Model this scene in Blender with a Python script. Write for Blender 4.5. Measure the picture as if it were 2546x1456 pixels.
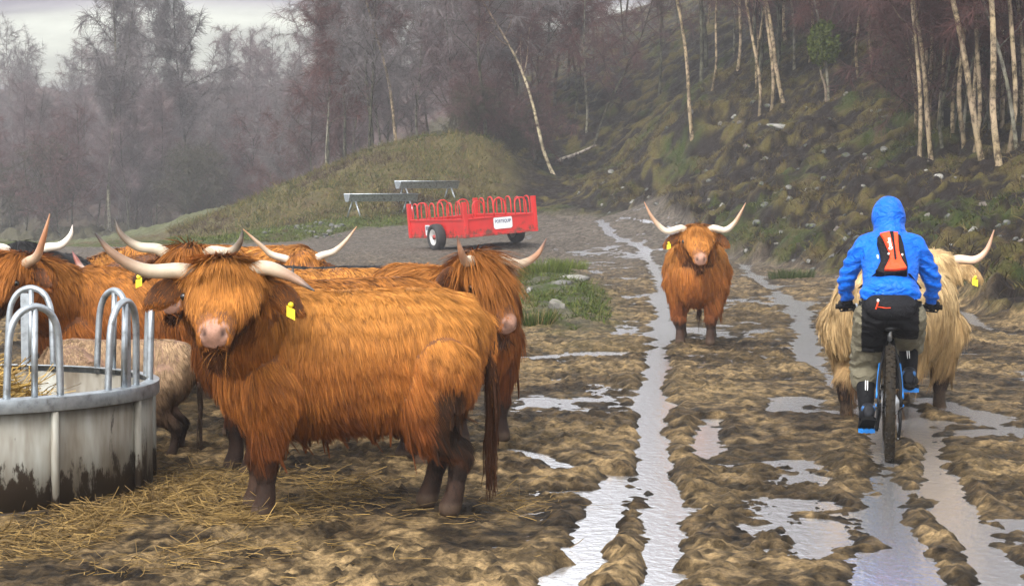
import bpy, math, random
import numpy as np
from mathutils import Vector, Matrix
from mathutils.kdtree import KDTree

for o in list(bpy.data.objects):
    bpy.data.objects.remove(o, do_unlink=True)
scene = bpy.context.scene
C = scene.collection
R = math.radians

# ---------------------------------------------------------------- camera
EYE = 1.62                      # camera height above the mud
FPX = 5200.0                    # focal length in pixels of a 2546 px wide picture
UC, VC, VH = 1273.0, 728.0, 465.0
PITCH = math.atan((VC - VH) / FPX)
cam_d = bpy.data.cameras.new("camera")
cam_d.sensor_fit = 'HORIZONTAL'
cam_d.angle_x = 2 * math.atan(UC / FPX)
cam_d.clip_start = 0.1
cam_d.clip_end = 3000
cam = bpy.data.objects.new("camera", cam_d)
C.objects.link(cam)
cam.location = (0, 0, EYE)
cam.rotation_euler = (math.pi / 2 - PITCH, 0, 0)
scene.camera = cam

# ---------------------------------------------------------------- sky, sun, exposure
SUN_EL, SUN_ROT = R(48), R(205)
world = bpy.data.worlds.new("World")
scene.world = world
world.use_nodes = True
wt = world.node_tree
wt.nodes.clear()
w_out = wt.nodes.new("ShaderNodeOutputWorld")
w_bg = wt.nodes.new("ShaderNodeBackground")
w_hs = wt.nodes.new("ShaderNodeHueSaturation")
w_sky = wt.nodes.new("ShaderNodeTexSky")
w_sky.sky_type = 'NISHITA'
w_sky.sun_disc = False
w_sky.sun_elevation = SUN_EL
w_sky.sun_rotation = SUN_ROT
w_sky.air_density = 1.0
w_sky.dust_density = 4.0
w_hs.inputs['Saturation'].default_value = 0.12
w_bg.inputs['Strength'].default_value = 0.15
wt.links.new(w_sky.outputs[0], w_hs.inputs['Color'])
wt.links.new(w_hs.outputs[0], w_bg.inputs['Color'])
wt.links.new(w_bg.outputs[0], w_out.inputs['Surface'])

sun_d = bpy.data.lights.new("sun", 'SUN')
sun_d.energy = 0.5
sun_d.angle = R(14)
sun_d.color = (1.0, 0.96, 0.9)
sun = bpy.data.objects.new("sun", sun_d)
C.objects.link(sun)
sdir = Vector((math.sin(SUN_ROT) * math.cos(SUN_EL), math.cos(SUN_ROT) * math.cos(SUN_EL), math.sin(SUN_EL)))
sun.rotation_euler = (-sdir).to_track_quat('-Z', 'Y').to_euler()

scene.view_settings.view_transform = 'Standard'
scene.view_settings.look = 'None'
scene.view_settings.exposure = 1.65
scene.view_settings.gamma = 1.0
scene.render.engine = 'CYCLES'
scene.cycles.use_denoising = True
scene.cycles.max_bounces = 8
scene.cycles.diffuse_bounces = 2
scene.cycles.glossy_bounces = 3
scene.cycles.volume_bounces = 1
scene.cycles.transparent_max_bounces = 6
scene.cycles.sample_clamp_indirect = 8.0

# ---------------------------------------------------------------- tagging helpers
def tag(o, label=None, cat=None, group=None, kind=None):
    if label: o['label'] = label
    if cat: o['category'] = cat
    if group: o['group'] = group
    if kind: o['kind'] = kind
    return o

def empty(name, loc=(0, 0, 0), rz=0.0, label=None, cat=None, group=None):
    o = bpy.data.objects.new(name, None)
    C.objects.link(o)
    o.empty_display_size = 0.2
    o.location = loc
    o.rotation_euler = (0, 0, rz)
    return tag(o, label, cat, group)

def link(name, me, mat=None, parent=None):
    o = bpy.data.objects.new(name, me)
    C.objects.link(o)
    if mat is not None and not me.materials:
        me.materials.append(mat)
    if parent is not None:
        o.parent = parent
    return o

def copy_tree(o, parent=None):
    c = o.copy()
    C.objects.link(c)
    if parent is not None:
        c.parent = parent
    for ch in list(o.children):
        copy_tree(ch, c)
    return c

# ---------------------------------------------------------------- picture <-> world
def PT(u, v, y):
    """world point seen at pixel (u, v) of the 2546 px picture, at distance y"""
    cx, cy = (u - UC) / FPX, (VC - v) / FPX
    dy = math.cos(PITCH) + cy * math.sin(PITCH)
    dz = -math.sin(PITCH) + cy * math.cos(PITCH)
    s = y / dy
    return Vector((cx * s, y, EYE + dz * s))

def GP(u, v):
    """flat-ground point under pixel (u, v)"""
    cx, cy = (u - UC) / FPX, (VC - v) / FPX
    dy = math.cos(PITCH) + cy * math.sin(PITCH)
    dz = -math.sin(PITCH) + cy * math.cos(PITCH)
    s = EYE / -dz
    return (cx * s, dy * s)

# ---------------------------------------------------------------- numpy noise
def _h(ix, iy, iz, seed):
    n = (ix.astype(np.int64) * 374761393 + iy.astype(np.int64) * 668265263 + iz.astype(np.int64) * 2147483647 + seed * 974634777) & 0xffffffff
    n = ((n ^ (n >> 13)) * 1274126177) & 0xffffffff
    n = ((n ^ (n >> 16)) * 2246822519) & 0xffffffff
    return ((n ^ (n >> 15)) & 0xffffff) / float(0xffffff)

def vn2(x, y, seed=0):
    xi, yi = np.floor(x), np.floor(y)
    fx, fy = x - xi, y - yi
    fx = fx * fx * fx * (fx * (fx * 6 - 15) + 10); fy = fy * fy * fy * (fy * (fy * 6 - 15) + 10)
    z = np.zeros_like(xi)
    a = _h(xi, yi, z, seed); b = _h(xi + 1, yi, z, seed); c = _h(xi, yi + 1, z, seed); d = _h(xi + 1, yi + 1, z, seed)
    return (a * (1 - fx) + b * fx) * (1 - fy) + (c * (1 - fx) + d * fx) * fy

def vn3(p, seed=0):
    pi = np.floor(p); f = p - pi
    f = f * f * (3 - 2 * f)
    x, y, z = pi[..., 0], pi[..., 1], pi[..., 2]
    fx, fy, fz = f[..., 0], f[..., 1], f[..., 2]
    def L(dz):
        a = _h(x, y, z + dz, seed); b = _h(x + 1, y, z + dz, seed); c = _h(x, y + 1, z + dz, seed); d = _h(x + 1, y + 1, z + dz, seed)
        return (a * (1 - fx) + b * fx) * (1 - fy) + (c * (1 - fx) + d * fx) * fy
    return L(0) * (1 - fz) + L(1) * fz

def fbm2(x, y, octaves=4, seed=0, gain=0.5, lac=2.03):
    s, a, t = 0.0, 1.0, 0.0
    for k in range(octaves):
        s = s + a * vn2(x, y, seed + k * 17); t += a
        ca, sa = math.cos(0.6), math.sin(0.6)
        x, y = (x * ca - y * sa) * lac, (x * sa + y * ca) * lac
        a *= gain
    return s / t

def worley(x, y, seed=0):
    """distance to the nearest of one random point per cell, and that cell's own random number"""
    xi, yi = np.floor(x), np.floor(y); z = np.zeros_like(xi)
    best = np.full(x.shape, 9.0); rnd = np.zeros(x.shape)
    for i in (-1, 0, 1):
        for j in (-1, 0, 1):
            cx, cy = xi + i, yi + j
            d = np.hypot(cx + _h(cx, cy, z, seed) - x, cy + _h(cx, cy, z, seed + 1) - y)
            k = d < best
            best = np.where(k, d, best); rnd = np.where(k, _h(cx, cy, z, seed + 2), rnd)
    return best, rnd

def sstep(a, b, x):
    t = np.clip((x - a) / (b - a), 0, 1)
    return t * t * (3 - 2 * t)

def unit(v):
    return v / np.maximum(np.linalg.norm(v, axis=-1, keepdims=True), 1e-9)

# ---------------------------------------------------------------- mesh helpers
def np_mesh(name, V, Q=None, T=None, col=None, smooth=True):
    V = np.asarray(V, np.float32)
    Q = np.zeros((0, 4), np.int32) if Q is None else np.asarray(Q, np.int32).reshape(-1, 4)
    T = np.zeros((0, 3), np.int32) if T is None else np.asarray(T, np.int32).reshape(-1, 3)
    me = bpy.data.meshes.new(name)
    me.vertices.add(len(V)); me.vertices.foreach_set("co", V.ravel())
    me.loops.add(Q.size + T.size)
    me.loops.foreach_set("vertex_index", np.concatenate([Q.ravel(), T.ravel()]))
    me.polygons.add(len(Q) + len(T))
    ls = np.concatenate([np.arange(len(Q), dtype=np.int32) * 4, Q.size + np.arange(len(T), dtype=np.int32) * 3])
    me.polygons.foreach_set("loop_start", ls.astype(np.int32))
    me.polygons.foreach_set("use_smooth", np.full(len(ls), smooth, dtype=bool))
    me.update(calc_edges=True)
    if col is not None:
        set_col(me, col)
    return me

def set_col(me, col):
    a = me.color_attributes.get("col") or me.color_attributes.new("col", 'FLOAT_COLOR', 'POINT')
    c4 = np.ones((len(me.vertices), 4), np.float32)
    c4[:, :3] = col
    a.data.foreach_set("color", c4.ravel())

def mesh_np(me):
    n = len(me.vertices)
    V = np.empty(n * 3, np.float32); me.vertices.foreach_get("co", V)
    N = np.empty(n * 3, np.float32); me.vertices.foreach_get("normal", N)
    return V.reshape(-1, 3), N.reshape(-1, 3)

def frames(P):
    """parallel-transported side/up vectors along a polyline"""
    P = [Vector(p) for p in P]
    n = len(P)
    T = []
    for i in range(n):
        t = P[min(i + 1, n - 1)] - P[max(i - 1, 0)]
        T.append(t.normalized() if t.length > 1e-9 else Vector((0, 0, 1)))
    ref = Vector((0, 0, 1)) if abs(T[0].z) < 0.9 else Vector((1, 0, 0))
    a = T[0].cross(ref).normalized()
    out = []
    for i in range(n):
        if i:
            q = T[i - 1].rotation_difference(T[i])
            a = (q @ a)
            a = (a - T[i] * a.dot(T[i])).normalized()
        out.append((a.copy(), T[i].cross(a).normalized()))
    return T, out

def spline(P, n):
    """Catmull-Rom through points, n samples"""
    P = np.asarray(P, float)
    Q = np.vstack([2 * P[0] - P[1], P, 2 * P[-1] - P[-2]])
    out = []
    for s in np.linspace(0, len(P) - 1, n):
        i = min(int(s), len(P) - 2); t = s - i
        p0, p1, p2, p3 = Q[i], Q[i + 1], Q[i + 2], Q[i + 3]
        out.append(0.5 * ((2 * p1) + (-p0 + p2) * t + (2 * p0 - 5 * p1 + 4 * p2 - p3) * t * t + (-p0 + 3 * p1 - 3 * p2 + p3) * t ** 3))
    return np.array(out)

class MB:
    def __init__(s):
        s.V, s.Q, s.T, s.c, s.n = [], [], [], [], 0
    def add(s, V, Q=(), T=(), col=None):
        V = np.asarray(V, float).reshape(-1, 3)
        s.V.append(V)
        if len(Q): s.Q.append(np.asarray(Q, int).reshape(-1, 4) + s.n)
        if len(T): s.T.append(np.asarray(T, int).reshape(-1, 3) + s.n)
        c = np.full((len(V), 3), 0.5) if col is None else np.broadcast_to(np.asarray(col, float), (len(V), 3))
        s.c.append(c); s.n += len(V)
        return s
    def rings(s, rings, seg=12, cap=True, col=None):
        """rings: list of (centre, A, B): points c + A cos + B sin"""
        th = np.arange(seg) * 2 * math.pi / seg
        V, cc = [], []
        m = len(rings)
        for k, (c, A, B) in enumerate(rings):
            V.append(np.asarray(c)[None] + np.cos(th)[:, None] * np.asarray(A)[None] + np.sin(th)[:, None] * np.asarray(B)[None])
        V = np.concatenate(V)
        i = np.arange(seg); j = (i + 1) % seg
        Q = [np.stack([k * seg + i, k * seg + j, (k + 1) * seg + j, (k + 1) * seg + i], 1) for k in range(m - 1)]
        T = []
        if cap:
            V = np.vstack([V, np.asarray(rings[0][0])[None], np.asarray(rings[-1][0])[None]])
            a, b = m * seg, m * seg + 1
            T = np.concatenate([np.stack([np.full(seg, a), j, i], 1), np.stack([np.full(seg, b), (m - 1) * seg + i, (m - 1) * seg + j], 1)])
        if col is not None:
            col = np.asarray(col, float)
            if col.ndim == 2:
                cc = np.repeat(col, seg, 0)
                if cap: cc = np.vstack([cc, col[:1], col[-1:]])
                col = cc
        return s.add(V, np.concatenate(Q), T, col)
    def tube(s, P, r, seg=10, round_ends=False, col=None, flat=1.0):
        P = [Vector(p) for p in P]
        r = [r] * len(P) if np.isscalar(r) else list(r)
        T, F = frames(P)
        rg = []
        if round_ends:
            for q in (0.98, 0.75, 0.4):
                rg.append((P[0] - T[0] * r[0] * q, F[0][0] * r[0] * math.sqrt(1 - q * q), F[0][1] * r[0] * math.sqrt(1 - q * q) * flat))
        for p, rr, (a, b) in zip(P, r, F):
            rg.append((p, a * rr, b * rr * flat))
        if round_ends:
            for q in (0.4, 0.75, 0.98):
                rg.append((P[-1] + T[-1] * r[-1] * q, F[-1][0] * r[-1] * math.sqrt(1 - q * q), F[-1][1] * r[-1] * math.sqrt(1 - q * q) * flat))
        return s.rings(rg, seg, True, col)
    def ell(s, c, r, M=None, seg=16, n=9, col=None):
        """ellipsoid"""
        c = np.asarray(c, float)
        ax = np.eye(3) if M is None else np.asarray(M.to_3x3() if hasattr(M, 'to_3x3') else M).T
        rg = []
        for k in range(n):
            a = -math.pi / 2 + (k + 0.5) / n * math.pi
            rg.append((c + ax[2] * r[2] * math.sin(a), ax[0] * r[0] * math.cos(a), ax[1] * r[1] * math.cos(a)))
        return s.rings(rg, seg, True, col)
    def box(s, c, size, M=None, col=None):
        x, y, z = [q / 2 for q in size]
        V = np.array([(-x, -y, -z), (x, -y, -z), (x, y, -z), (-x, y, -z), (-x, -y, z), (x, -y, z), (x, y, z), (-x, y, z)])
        if M is not None:
            V = V @ np.asarray(M.to_3x3()).T
        V = V + np.asarray(c)[None]
        return s.add(V, [(0, 3, 2, 1), (4, 5, 6, 7), (0, 1, 5, 4), (1, 2, 6, 5), (2, 3, 7, 6), (3, 0, 4, 7)], col=col)
    def prism(s, poly, h0, h1, M=None, col=None):
        """extrude a convex-ish 2-D polygon (x, z) from y=h0 to y=h1"""
        n = len(poly)
        V = [(p[0], h0, p[1]) for p in poly] + [(p[0], h1, p[1]) for p in poly]
        cx = sum(p[0] for p in poly) / n; cz = sum(p[1] for p in poly) / n
        V += [(cx, h0, cz), (cx, h1, cz)]
        Q = [(i, (i + 1) % n, n + (i + 1) % n, n + i) for i in range(n)]
        T = [(2 * n, (i + 1) % n, i) for i in range(n)] + [(2 * n + 1, n + i, n + (i + 1) % n) for i in range(n)]
        V = np.array(V)
        if M is not None:
            V = V @ np.asarray(M.to_3x3()).T + np.asarray(M.translation)[None]
        return s.add(V, Q, T, col)
    def arrays(s):
        return (np.concatenate(s.V), np.concatenate(s.Q) if s.Q else None, np.concatenate(s.T) if s.T else None, np.concatenate(s.c))
    def mesh(s, name, smooth=True):
        V, Q, T, c = s.arrays()
        return np_mesh(name, V, Q, T, c, smooth)
    def build(s, name, mat, parent=None, smooth=True, bevel=0.0):
        me = s.mesh(name, smooth)
        o = link(name, me, mat, parent)
        if bevel:
            b = o.modifiers.new("bevel", 'BEVEL'); b.width = bevel; b.segments = 2; b.limit_method = 'ANGLE'
        return o

def remesh(mb, voxel, smooth=4, factor=0.5, name="tmp"):
    """fuse all the pieces of a mesh builder into one continuous skin"""
    me = mb.mesh("tmp_src")
    o = bpy.data.objects.new("tmp_src", me)
    C.objects.link(o)
    m = o.modifiers.new("r", 'REMESH'); m.mode = 'VOXEL'; m.voxel_size = voxel; m.adaptivity = 0
    s_ = o.modifiers.new("s", 'SMOOTH'); s_.iterations = smooth; s_.factor = factor
    dg = bpy.context.evaluated_depsgraph_get()
    dg.update()
    out = bpy.data.meshes.new_from_object(o.evaluated_get(dg))
    out.name = name
    bpy.data.objects.remove(o, do_unlink=True)
    bpy.data.meshes.remove(me)
    out.polygons.foreach_set("use_smooth", np.ones(len(out.polygons), bool))
    return out

def ribbons(P, side, width, col, tipcol=None):
    """P (N,K,3) strand points, side (N,3), width (N,K) or (K,), col (N,3) -> V, Q, C"""
    N, K, _ = P.shape
    width = np.broadcast_to(width, (N, K))
    off = side[:, None, :] * width[:, :, None] * 0.5
    V = np.stack([P - off, P + off], 2).reshape(-1, 3)
    i = np.arange(N)[:, None] * (2 * K) + np.arange(K - 1)[None] * 2
    Q = np.stack([i, i + 1, i + 3, i + 2], -1).reshape(-1, 4)
    c0 = np.repeat(col[:, None, :], K, 1)
    if tipcol is not None:
        t = np.linspace(0, 1, K)[None, :, None]
        c0 = c0 * (1 - t) + tipcol[:, None, :] * t
    return V, Q, np.repeat(c0.reshape(-1, 3), 2, 0)

def sample_mesh(me, N, rng, weight=None):
    """area-weighted random points on a mesh -> points, normals, vertex index"""
    me.calc_loop_triangles()
    n = len(me.loop_triangles)
    T = np.empty(n * 3, np.int32); me.loop_triangles.foreach_get("vertices", T); T = T.reshape(-1, 3)
    V, Nn = mesh_np(me)
    A = V[T]
    ar = 0.5 * np.linalg.norm(np.cross(A[:, 1] - A[:, 0], A[:, 2] - A[:, 0]), axis=1)
    if weight is not None:
        ar = ar * weight[T].mean(1)
    t = rng.choice(n, N, p=ar / ar.sum())
    a, b = rng.random(N), rng.random(N)
    f = a + b > 1; a[f] = 1 - a[f]; b[f] = 1 - b[f]
    w = np.stack([1 - a - b, a, b], 1)[:, :, None]
    return (V[T[t]] * w).sum(1), unit((Nn[T[t]] * w).sum(1)), T[t, 0]

# ---------------------------------------------------------------- materials
def mat_new(name):
    m = bpy.data.materials.new(name)
    m.use_nodes = True
    nt = m.node_tree
    return m, nt, nt.nodes["Principled BSDF"]

def nd(nt, typ, **kw):
    n = nt.nodes.new(typ)
    for k, v in kw.items():
        if k.startswith("i_"):
            n.inputs[k[2:].replace("_", " ")].default_value = v
        else:
            setattr(n, k, v)
    return n

def mix_col(nt, fac, a, b, mode='MIX'):
    n = nt.nodes.new("ShaderNodeMix"); n.data_type = 'RGBA'; n.blend_type = mode
    for sock, v in ((n.inputs[0], fac), (n.inputs[6], a), (n.inputs[7], b)):
        if hasattr(v, "links"): nt.links.new(v, sock)
        elif isinstance(v, (tuple, list)): sock.default_value = (*v[:3], 1)
        else: sock.default_value = v
    return n.outputs[2]

def noise_out(nt, scale, detail=4, rough=0.55, coord='Object', dist=0.0, stretch=None):
    tc = nt.nodes.new("ShaderNodeTexCoord")
    n = nd(nt, "ShaderNodeTexNoise", i_Scale=scale, i_Detail=detail, i_Roughness=rough, i_Distortion=dist)
    if stretch:
        mp = nt.nodes.new("ShaderNodeMapping"); mp.inputs['Scale'].default_value = stretch
        nt.links.new(tc.outputs[coord], mp.inputs[0]); nt.links.new(mp.outputs[0], n.inputs['Vector'])
    else:
        nt.links.new(tc.outputs[coord], n.inputs['Vector'])
    return n.outputs['Fac']

def ramp(nt, fac, stops):
    r = nt.nodes.new("ShaderNodeValToRGB")
    e = r.color_ramp.elements
    while len(e) < len(stops): e.new(0.5)
    for k, (p, c) in enumerate(stops):
        e[k].position = p
        e[k].color = (*c, 1) if len(c) == 3 else c
    nt.links.new(fac, r.inputs[0])
    return r.outputs[0]

def simple(name, col, rough=0.5, metal=0.0, var=0.25, scale=8.0, spec=0.5, bump=0.0, bscale=40.0, col2=None, coat=0.0):
    """a plain surface with uneven tone, worn gloss and optional fine relief"""
    m, nt, b = mat_new(name)
    f = noise_out(nt, scale, 5, 0.6)
    c2 = col2 if col2 else tuple(c * (1 - var) for c in col)
    rp = ramp(nt, f, [(0.3, col), (0.72, c2)])
    nt.links.new(rp, b.inputs['Base Color'])
    b.inputs['Metallic'].default_value = metal
    b.inputs['Specular IOR Level'].default_value = spec
    b.inputs['Coat Weight'].default_value = coat
    rr = nd(nt, "ShaderNodeMapRange", i_To_Min=max(0.02, rough - 0.12), i_To_Max=min(1, rough + 0.15))
    nt.links.new(f, rr.inputs[0]); nt.links.new(rr.outputs[0], b.inputs['Roughness'])
    if bump:
        bm = nd(nt, "ShaderNodeBump", i_Strength=bump, i_Distance=0.01)
        nt.links.new(noise_out(nt, bscale, 5, 0.6), bm.inputs['Height']); nt.links.new(bm.outputs[0], b.inputs['Normal'])
    return m

def vcol(name, rough=0.6, spec=0.3, nscale=30.0, namt=0.25, bump=0.0, bscale=60.0, trans=0.0, coord='Object', bdist=0.01):
    """a surface whose own colours sit in the mesh, with fine grain on top"""
    m, nt, b = mat_new(name)
    at = nd(nt, "ShaderNodeVertexColor", layer_name="col")
    f = noise_out(nt, nscale, 4, 0.6, coord)
    mr = nd(nt, "ShaderNodeMapRange", i_From_Min=0.25, i_From_Max=0.75, i_To_Min=1 - namt, i_To_Max=1 + namt)
    nt.links.new(f, mr.inputs[0])
    g = nt.nodes.new("ShaderNodeVectorMath"); g.operation = 'SCALE'
    nt.links.new(at.outputs[0], g.inputs[0]); nt.links.new(mr.outputs[0], g.inputs['Scale'])
    nt.links.new(g.outputs[0], b.inputs['Base Color'])
    b.inputs['Roughness'].default_value = rough
    b.inputs['Specular IOR Level'].default_value = spec
    if bump:
        bm = nd(nt, "ShaderNodeBump", i_Strength=bump, i_Distance=bdist)
        nt.links.new(noise_out(nt, bscale, 5, 0.65, coord), bm.inputs['Height']); nt.links.new(bm.outputs[0], b.inputs['Normal'])
    return m

# ================================================================ TERRAIN
_cp = []
def cz(u, v, y): _cp.append(tuple(PT(u, v, y)[i] for i in (0, 1, 2)))
for x in (-45, -25, -12, -5, 0, 3.5):
    for y in (-12, 2, 14, 26, 38, 50):
        if not (x > 3 and y > 48): _cp.append((x, y, 0.0))
for x, y, z in ((6.6, -10, 0), (6.6, 5, 0), (6.3, 15, 0), (6.0, 24, 0.0), (5.9, 30, 0), (5.3, 38, 0), (5.0, 47, 0.02),
                (9, 0, .7), (9, 12, .8), (14, 10, 2.0), (9, 24, .8), (14, 25, 2.0), (20, 20, 4), (20, 0, 3.5),
                (-8, 58, 0.0), (-14, 62, -.1), (-25, 60, -.2), (-20, 80, -.7), (-40, 80, -.8), (-14, 84, -.7), (-20, 105, -1.2), (-40, 110, -1.2),
                (-25, 130, -1.4), (-45, 140, -1.2), (-12, 115, -.6), (-18, 140, -1.0), (-35, 165, 1.5), (-20, 165, 2.0), (-60, 170, 2.0), (-38, 190, 8), (-15, 190, 9), (-60, 195, 8),
                (-5, 100, 3.4), (0, 112, 6.0), (-4, 135, 5.0), (8, 100, 8.0), (4, 150, 11), (-6, 170, 8),
                (15, 48, 3.4), (20, 60, 6.2), (22, 44, 4.6), (13, 72, 7.0), (14, 92, 10), (26, 80, 11), (30, 55, 8.5), (36, 30, 7), (30, 110, 16), (20, 140, 17), (50, 80, 16), (50, 130, 22), (20, 180, 20), (50, 190, 26), (0, 195, 14)):
    _cp.append((x, y, z))
cz(1620, 525, 65); cz(1350, 512, 74); cz(1500, 515, 70)
cz(900, 545, 69); cz(1010, 520, 71)
cz(600, 588, 72); cz(700, 530, 74); cz(800, 475, 76); cz(900, 430, 78); cz(1000, 395, 80); cz(1100, 362, 82); cz(1190, 342, 83)
cz(800, 555, 68); cz(1000, 470, 75); cz(1150, 430, 77); cz(1210, 480, 79); cz(1270, 385, 92); cz(1300, 398, 87); cz(1350, 425, 84); cz(1300, 472, 79)
cz(1380, 392, 92); cz(1400, 450, 86); cz(1500, 352, 92); cz(1500, 440, 83); cz(1640, 300, 84)
cz(1650, 460, 71); cz(1650, 385, 76); cz(1700, 292, 74); cz(1950, 238, 72); cz(2060, 258, 66); cz(1850, 380, 62); cz(1850, 520, 55)
cz(2100, 520, 46); cz(2100, 400, 54); cz(2150, 300, 62); cz(2290, 430, 48); cz(2480, 425, 46); cz(2530, 550, 38); cz(2530, 660, 32)
_cp = np.array(_cp)
def _tps_k(a, b):
    d2 = ((a[:, None, :2] - b[None, :, :2]) ** 2).sum(-1) / 900.0
    return d2 * np.log(d2 + 1e-9) * 0.5
_n = len(_cp)
_A = np.zeros((_n + 3, _n + 3)); _A[:_n, :_n] = _tps_k(_cp, _cp) + np.eye(_n) * 2e-4
_A[:_n, _n] = 1; _A[:_n, _n + 1:] = _cp[:, :2] / 30; _A[_n:, :_n] = _A[:_n, _n:].T
_w = np.linalg.solve(_A, np.concatenate([_cp[:, 2], np.zeros(3)]))
GX0, GY0, GS = -80.0, -20.0, 0.5
_gx = np.arange(GX0, 80.01, GS); _gy = np.arange(GY0, 215.01, GS)
_X, _Y = np.meshgrid(_gx, _gy)
_P = np.stack([_X.ravel(), _Y.ravel()], 1)
_Z = np.concatenate([_tps_k(_P[i:i + 20000], _cp) @ _w[:_n] + _w[_n] + _P[i:i + 20000] / 30 @ _w[_n + 1:] for i in range(0, len(_P), 20000)]).reshape(_X.shape)

MUD_YB = ([-30, -9, -6, -4.4, -2, 1, 2.6, 4.2, 12], [56, 58, 62, 66, 69, 71, 69, 66, 60])      # far edge of the mud
FOOT = ([-10, 5, 15, 25, 31, 38, 48, 58, 66, 74, 80, 90], [7.6, 7.0, 6.6, 6.1, 6.1, 5.5, 5.1, 4.2, 3.5, 2.6, 2.2, 2.2])  # foot of the bank
_mudg = 1 - np.maximum(sstep(-1.0, 2.5, _Y - np.interp(_X, *MUD_YB)), sstep(-.3, 1.2, _X - np.interp(_Y, *FOOT)))
_flat = _mudg * sstep(54, 46, _Y)
_Z = _Z * (1 - _flat)

def base_z(x, y):
    x, y = np.asarray(x, float), np.asarray(y, float)
    fx = np.clip((x - GX0) / GS, 0, len(_gx) - 1.001); fy = np.clip((y - GY0) / GS, 0, len(_gy) - 1.001)
    i, j = fx.astype(int), fy.astype(int); a, b = fx - i, fy - j
    return (_Z[j, i] * (1 - a) + _Z[j, i + 1] * a) * (1 - b) + (_Z[j + 1, i] * (1 - a) + _Z[j + 1, i + 1] * a) * b

# wheel ruts, picked on the photograph and laid on the ground: (points, half width, depth, ridge)
def GPT(u, v):
    """point of the real terrain under pixel (u, v)"""
    ys = np.arange(6, 130, .1); d = PT(u, v, 1.0)
    xs, zs = d.x * ys, EYE + (d.z - EYE) * ys
    k = np.nonzero(zs <= base_z(xs, ys))[0]
    k = k[0] if len(k) else len(ys) - 1
    return (xs[k], ys[k])
def gpl(pts): return np.array([GPT(u, v) for u, v in pts])
RUTS = [
    (gpl([(1610, 1600), (1630, 1440), (1650, 1330), (1645, 1220), (1620, 1110), (1622, 1020), (1628, 930), (1640, 880)]), .10, .115, .05),
    (gpl([(1640, 880), (1655, 800), (1645, 740), (1640, 680), (1600, 615), (1520, 580), (1440, 555), (1365, 535)]), .13, .055, .02),
    (gpl([(1360, 1560), (1400, 1440), (1480, 1340), (1520, 1250), (1540, 1180)]), .10, .10, .04),
    (gpl([(2560, 1540), (2450, 1400), (2390, 1300), (2340, 1210), (2320, 1130), (2280, 1060), (2240, 1010)]), .09, .085, .05),
    (gpl([(2230, 1560), (2225, 1400), (2210, 1300), (2210, 1200), (2210, 1140), (2190, 1040), (2100, 960), (2010, 880), (2000, 830)]), .11, .048, .03),
    (gpl([(2010, 900), (2000, 830), (1985, 760), (1920, 715), (1865, 680), (1840, 640)]), .15, .048, .02),
    (gpl([(1840, 640), (1780, 600), (1700, 570), (1620, 552), (1540, 540)]), .12, .03, .01),
    (gpl([(1745, 1130), (1755, 1080), (1770, 1040)]), .10, .07, .02),
    (gpl([(1265, 888), (1330, 884), (1400, 880), (1500, 876)]), .30, .06, .01),
    (gpl([(2380, 770), (2420, 800), (2500, 825), (2600, 835)]), .16, .045, .01),
    (gpl([(1960, 1020), (1940, 1010), (1975, 985), (2020, 1000)]), .14, .055, .01),
    (gpl([(2030, 1390), (2045, 1330), (2060, 1300)]), .09, .08, .03),
    (gpl([(2130, 1470), (2210, 1380), (2290, 1420), (2330, 1480)]), .13, .04, .01),
    (gpl([(1300, 1120), (1350, 1130), (1390, 1160)]), .10, .07, .01),
    (gpl([(2480, 1040), (2380, 1010), (2300, 985)]), .16, .05, .01),
]
def seg_dist(x, y, pl):
    best = np.full(x.shape, 1e9)
    for (ax, ay), (bx, by) in zip(pl[:-1], pl[1:]):
        dx, dy = bx - ax, by - ay
        t = np.clip(((x - ax) * dx + (y - ay) * dy) / (dx * dx + dy * dy + 1e-12), 0, 1)
        best = np.minimum(best, np.hypot(x - ax - t * dx, y - ay - t * dy))
    return best

def zones(x, y, z0):
    n = fbm2(x * .9, y * .9, 3, 5) - .5
    n2 = fbm2(x * .25, y * .25, 3, 9) - .5
    beyond = sstep(-.6, 1.2, y - np.interp(x, *MUD_YB) + 4 * n2 + 1.5 * n)
    bank = sstep(-.15, .35, x - np.interp(y, *FOOT) + .7 * n + .6 * n2)
    isl = np.exp(-(((x - .72) / .62) ** 2 + ((y - 32) / 8.0) ** 2) ** 1.5)
    mud = (1 - beyond) * (1 - bank)
    return mud, bank, beyond, isl

def cushions(x, y):
    """rounded cushions of moss and heather on the bank"""
    qx = x + .25 * (fbm2(x * 2, y * 2, 2, 341) - .5); qy = y + .3 * (fbm2(x * 2, y * 2, 2, 342) - .5)
    a, ra = worley(qx * 1.35, qy * .95, 351); b, rb = worley(qx * 2.9 + 4, qy * 2.1, 361)
    sel = sstep(.36, .58, fbm2(x * .33, y * .25, 3, 371))
    return np.clip(1 - a * 1.3, 0, 1) ** .7 * (ra > .30) * (.35 + .65 * sel) + .5 * np.clip(1 - b * 1.3, 0, 1) ** .7 * (rb > .5)

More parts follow.
